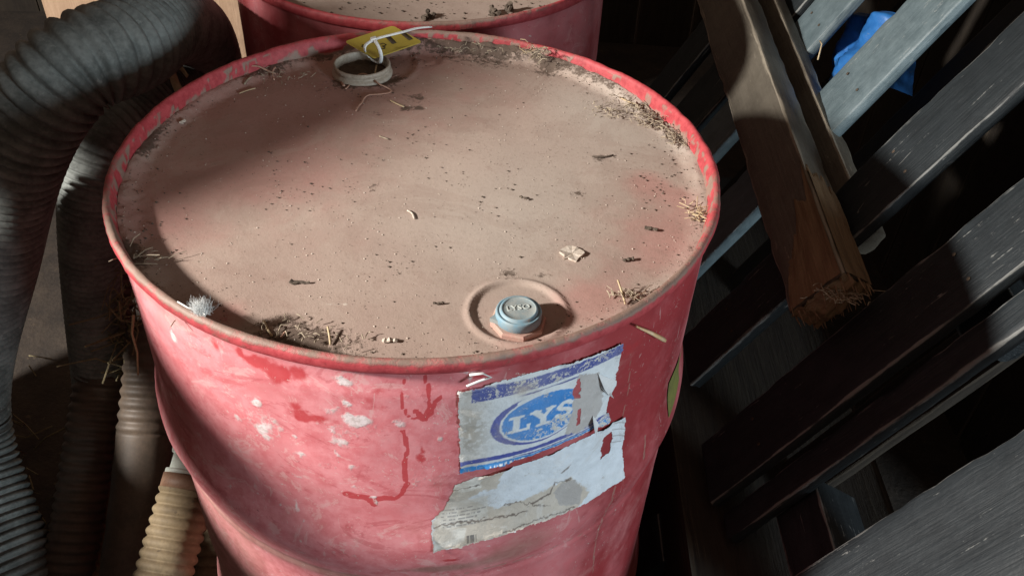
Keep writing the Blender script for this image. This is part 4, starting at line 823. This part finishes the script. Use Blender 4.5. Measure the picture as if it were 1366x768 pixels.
crumbs('pale_crumbs', 1800, M['crumb2'], 6, .0002, .0012, lambda x, y, r, a: .25 + .5 * float(sstep(.25, .278, r)))
mb_c = np.array([-0.06975, 0.62152, -0.0099])
crumbs('dark_crumbs', 700, M['crumb'], 8, .0005, .0030, lambda x, y, r, a: float(y < -.14) * (1.0 if (4.9 < a < 5.6 and r > .25) else .06), mb_c)
# clods on second lid near its front rim
for q, l in (((571, 25), .010), ((660, 20), .008), ((678, 16), .008)):
    p = at_z(q, .850); mb = MB(); r_ = np.random.default_rng(int(q[0])); 
    for k in range(7): mb.tube([p + r_.normal(0, .004, 3) + np.array([0, 0, .006]), p + r_.normal(0, .004, 3) + np.array([0, 0, .003])], .0035, 6, .002)
    tag(mb.build('dirt_clod', M['crumb'], None, False), {571: 'round dark dirt clod on the second lid above the cable tie', 660: 'left clod of the pair at the second drum front rim', 678: 'right clod of the pair at the second drum front rim'}[q[0]], 'dirt clod')
# white flake and down feather
p = lid_at((763, 339)); mb = MB(); r_ = np.random.default_rng(4); n = 16; out = [(.0095 * (.75 + .5 * r_.random()) * math.cos(2 * math.pi * k / n) * .95, .0105 * (.7 + .5 * r_.random()) * math.sin(2 * math.pi * k / n)) for k in range(n)]
mb.add([p + np.array([x, y, .0012 + .0015 * r_.random()]) for x, y in out] + [p + np.array([0, 0, .0010])] + [p + np.array([x, y, .0]) for x, y in out], [(k, (k + 1) % n, n) for k in range(n)] + [(k, n + 1 + k, n + 1 + (k + 1) % n, (k + 1) % n) for k in range(n)])
tag(mb.build('white_flake', M['crumb2'], None, False), 'chalky white flake on the lid right of centre', 'flake')
p = at_z((262, 412), .882); mb = MB(); r_ = np.random.default_rng(9); root = p + np.array([.006, -.004, 0])
for k in range(480):
    a = math.radians(125) + r_.normal(0, .5); l = .0082 * r_.uniform(.25, 1.15); d = np.array([math.cos(a) * l, math.sin(a) * l, r_.uniform(.001, .009)]); b = root + np.array([r_.normal(0, .0025), r_.normal(0, .0015), 0])
    mb.tube([b, b + d * .5 + r_.normal(0, .0018, 3), b + d + r_.normal(0, .0015, 3)], .00009, 3, .00004)
mb.tube([root + np.array([.003, -.003, .001]), root, root + np.array([-.012, .003, .002]), root + np.array([-.022, .010, .001])], .0007, 5)
tag(mb.build('feather', M['feather'], None, False), 'fluffy white down feather caught on the front left rim', 'feather')
# splinter stuck to the drum below the rim
a, z = on_drum((843, 431)); a2, z2 = on_drum((875, 447)); mb = MB(); f_ = lambda a, z, r: np.array([r * math.cos(a), r * math.sin(a), z])
mb.tube([f_(a, z, .2905), f_((a + a2) / 2, (z + z2) / 2 + .001, .293), f_(a2, z2, .2935)], [.0014, .0028, .0036], 7, flat=.6); tag(mb.build('wood_splinter', M['splinter']), 'pale orange wood splinter stuck under the right front rim', 'splinter')
# curl of dry film hanging over the rim above the label
mb = MB(); mb.tube([f_(math.radians(-76.5), .866, .2925), f_(math.radians(-74.6), .868, .2945), f_(math.radians(-73.4), .862, .294), f_(math.radians(-75), .858, .2925), f_(math.radians(-76.8), .852, .2905)], .0013, 6, flat=.4); tag(mb.build('film_curl', M['feather']), 'curled scrap of pale film on the rim above the label', 'film scrap')
# litter on the timber end, hay by the hoses
tuft((0, 0), 70, (.015, .010), .014, M['straw2'], 'straw_litter', 'tangle of straw stuck to the broken timber end', 'straw litter', zup=.006, base=Pc - U2 * .024 - N2 * .017 - Wd * .014, rr=.0006)
def hay(name, base, n, sp, ln, rr, mat):
    r_ = np.random.default_rng(n); mb = MB()
    for k in range(n):
        p = np.array(base) + r_.normal(0, 1, 3) * sp; d = r_.normal(0, 1, 3) * ln * .5; mb.tube([p, p + d * .5 + r_.normal(0, ln * .1, 3), p + d], rr * r_.uniform(.6, 1.4), 4)
    return tag(mb.build(name, mat, None, False), kind='stuff')
hay('loose_hay', at_depth((186, 470), 1.36), 260, np.array([.016, .014, .07]), .06, .0012, M['hay'])
hay('floor_straw', (-.45, .1, .01), 500, np.array([.25, .35, .01]), .09, .0015, M['hay'])
for q, l, c in (((176, 430), .0018, 'pale yellow stalk hanging at the left edge among hay'),):
    mb = MB(); mb.tube([at_depth((178, 420), 1.22), at_depth((176, 445), 1.22), at_depth((183, 470), 1.22), at_depth((184, 500), 1.22)], .0022, 6, .0012); tag(mb.build('hay_stalk', M['straw']), c, 'stalk')
mb = MB(); mb.tube([uy_p for uy_p in (pp(*uy((1094, 55), .001), .0015), pp(*uy((1097, 60), .001), .002), pp(*uy((1091, 80), .001), .001))], .0014, 5); tag(mb.build('straw', M['straw']), 'curved straw stuck to the side of the upper lit-grey board', 'straw')
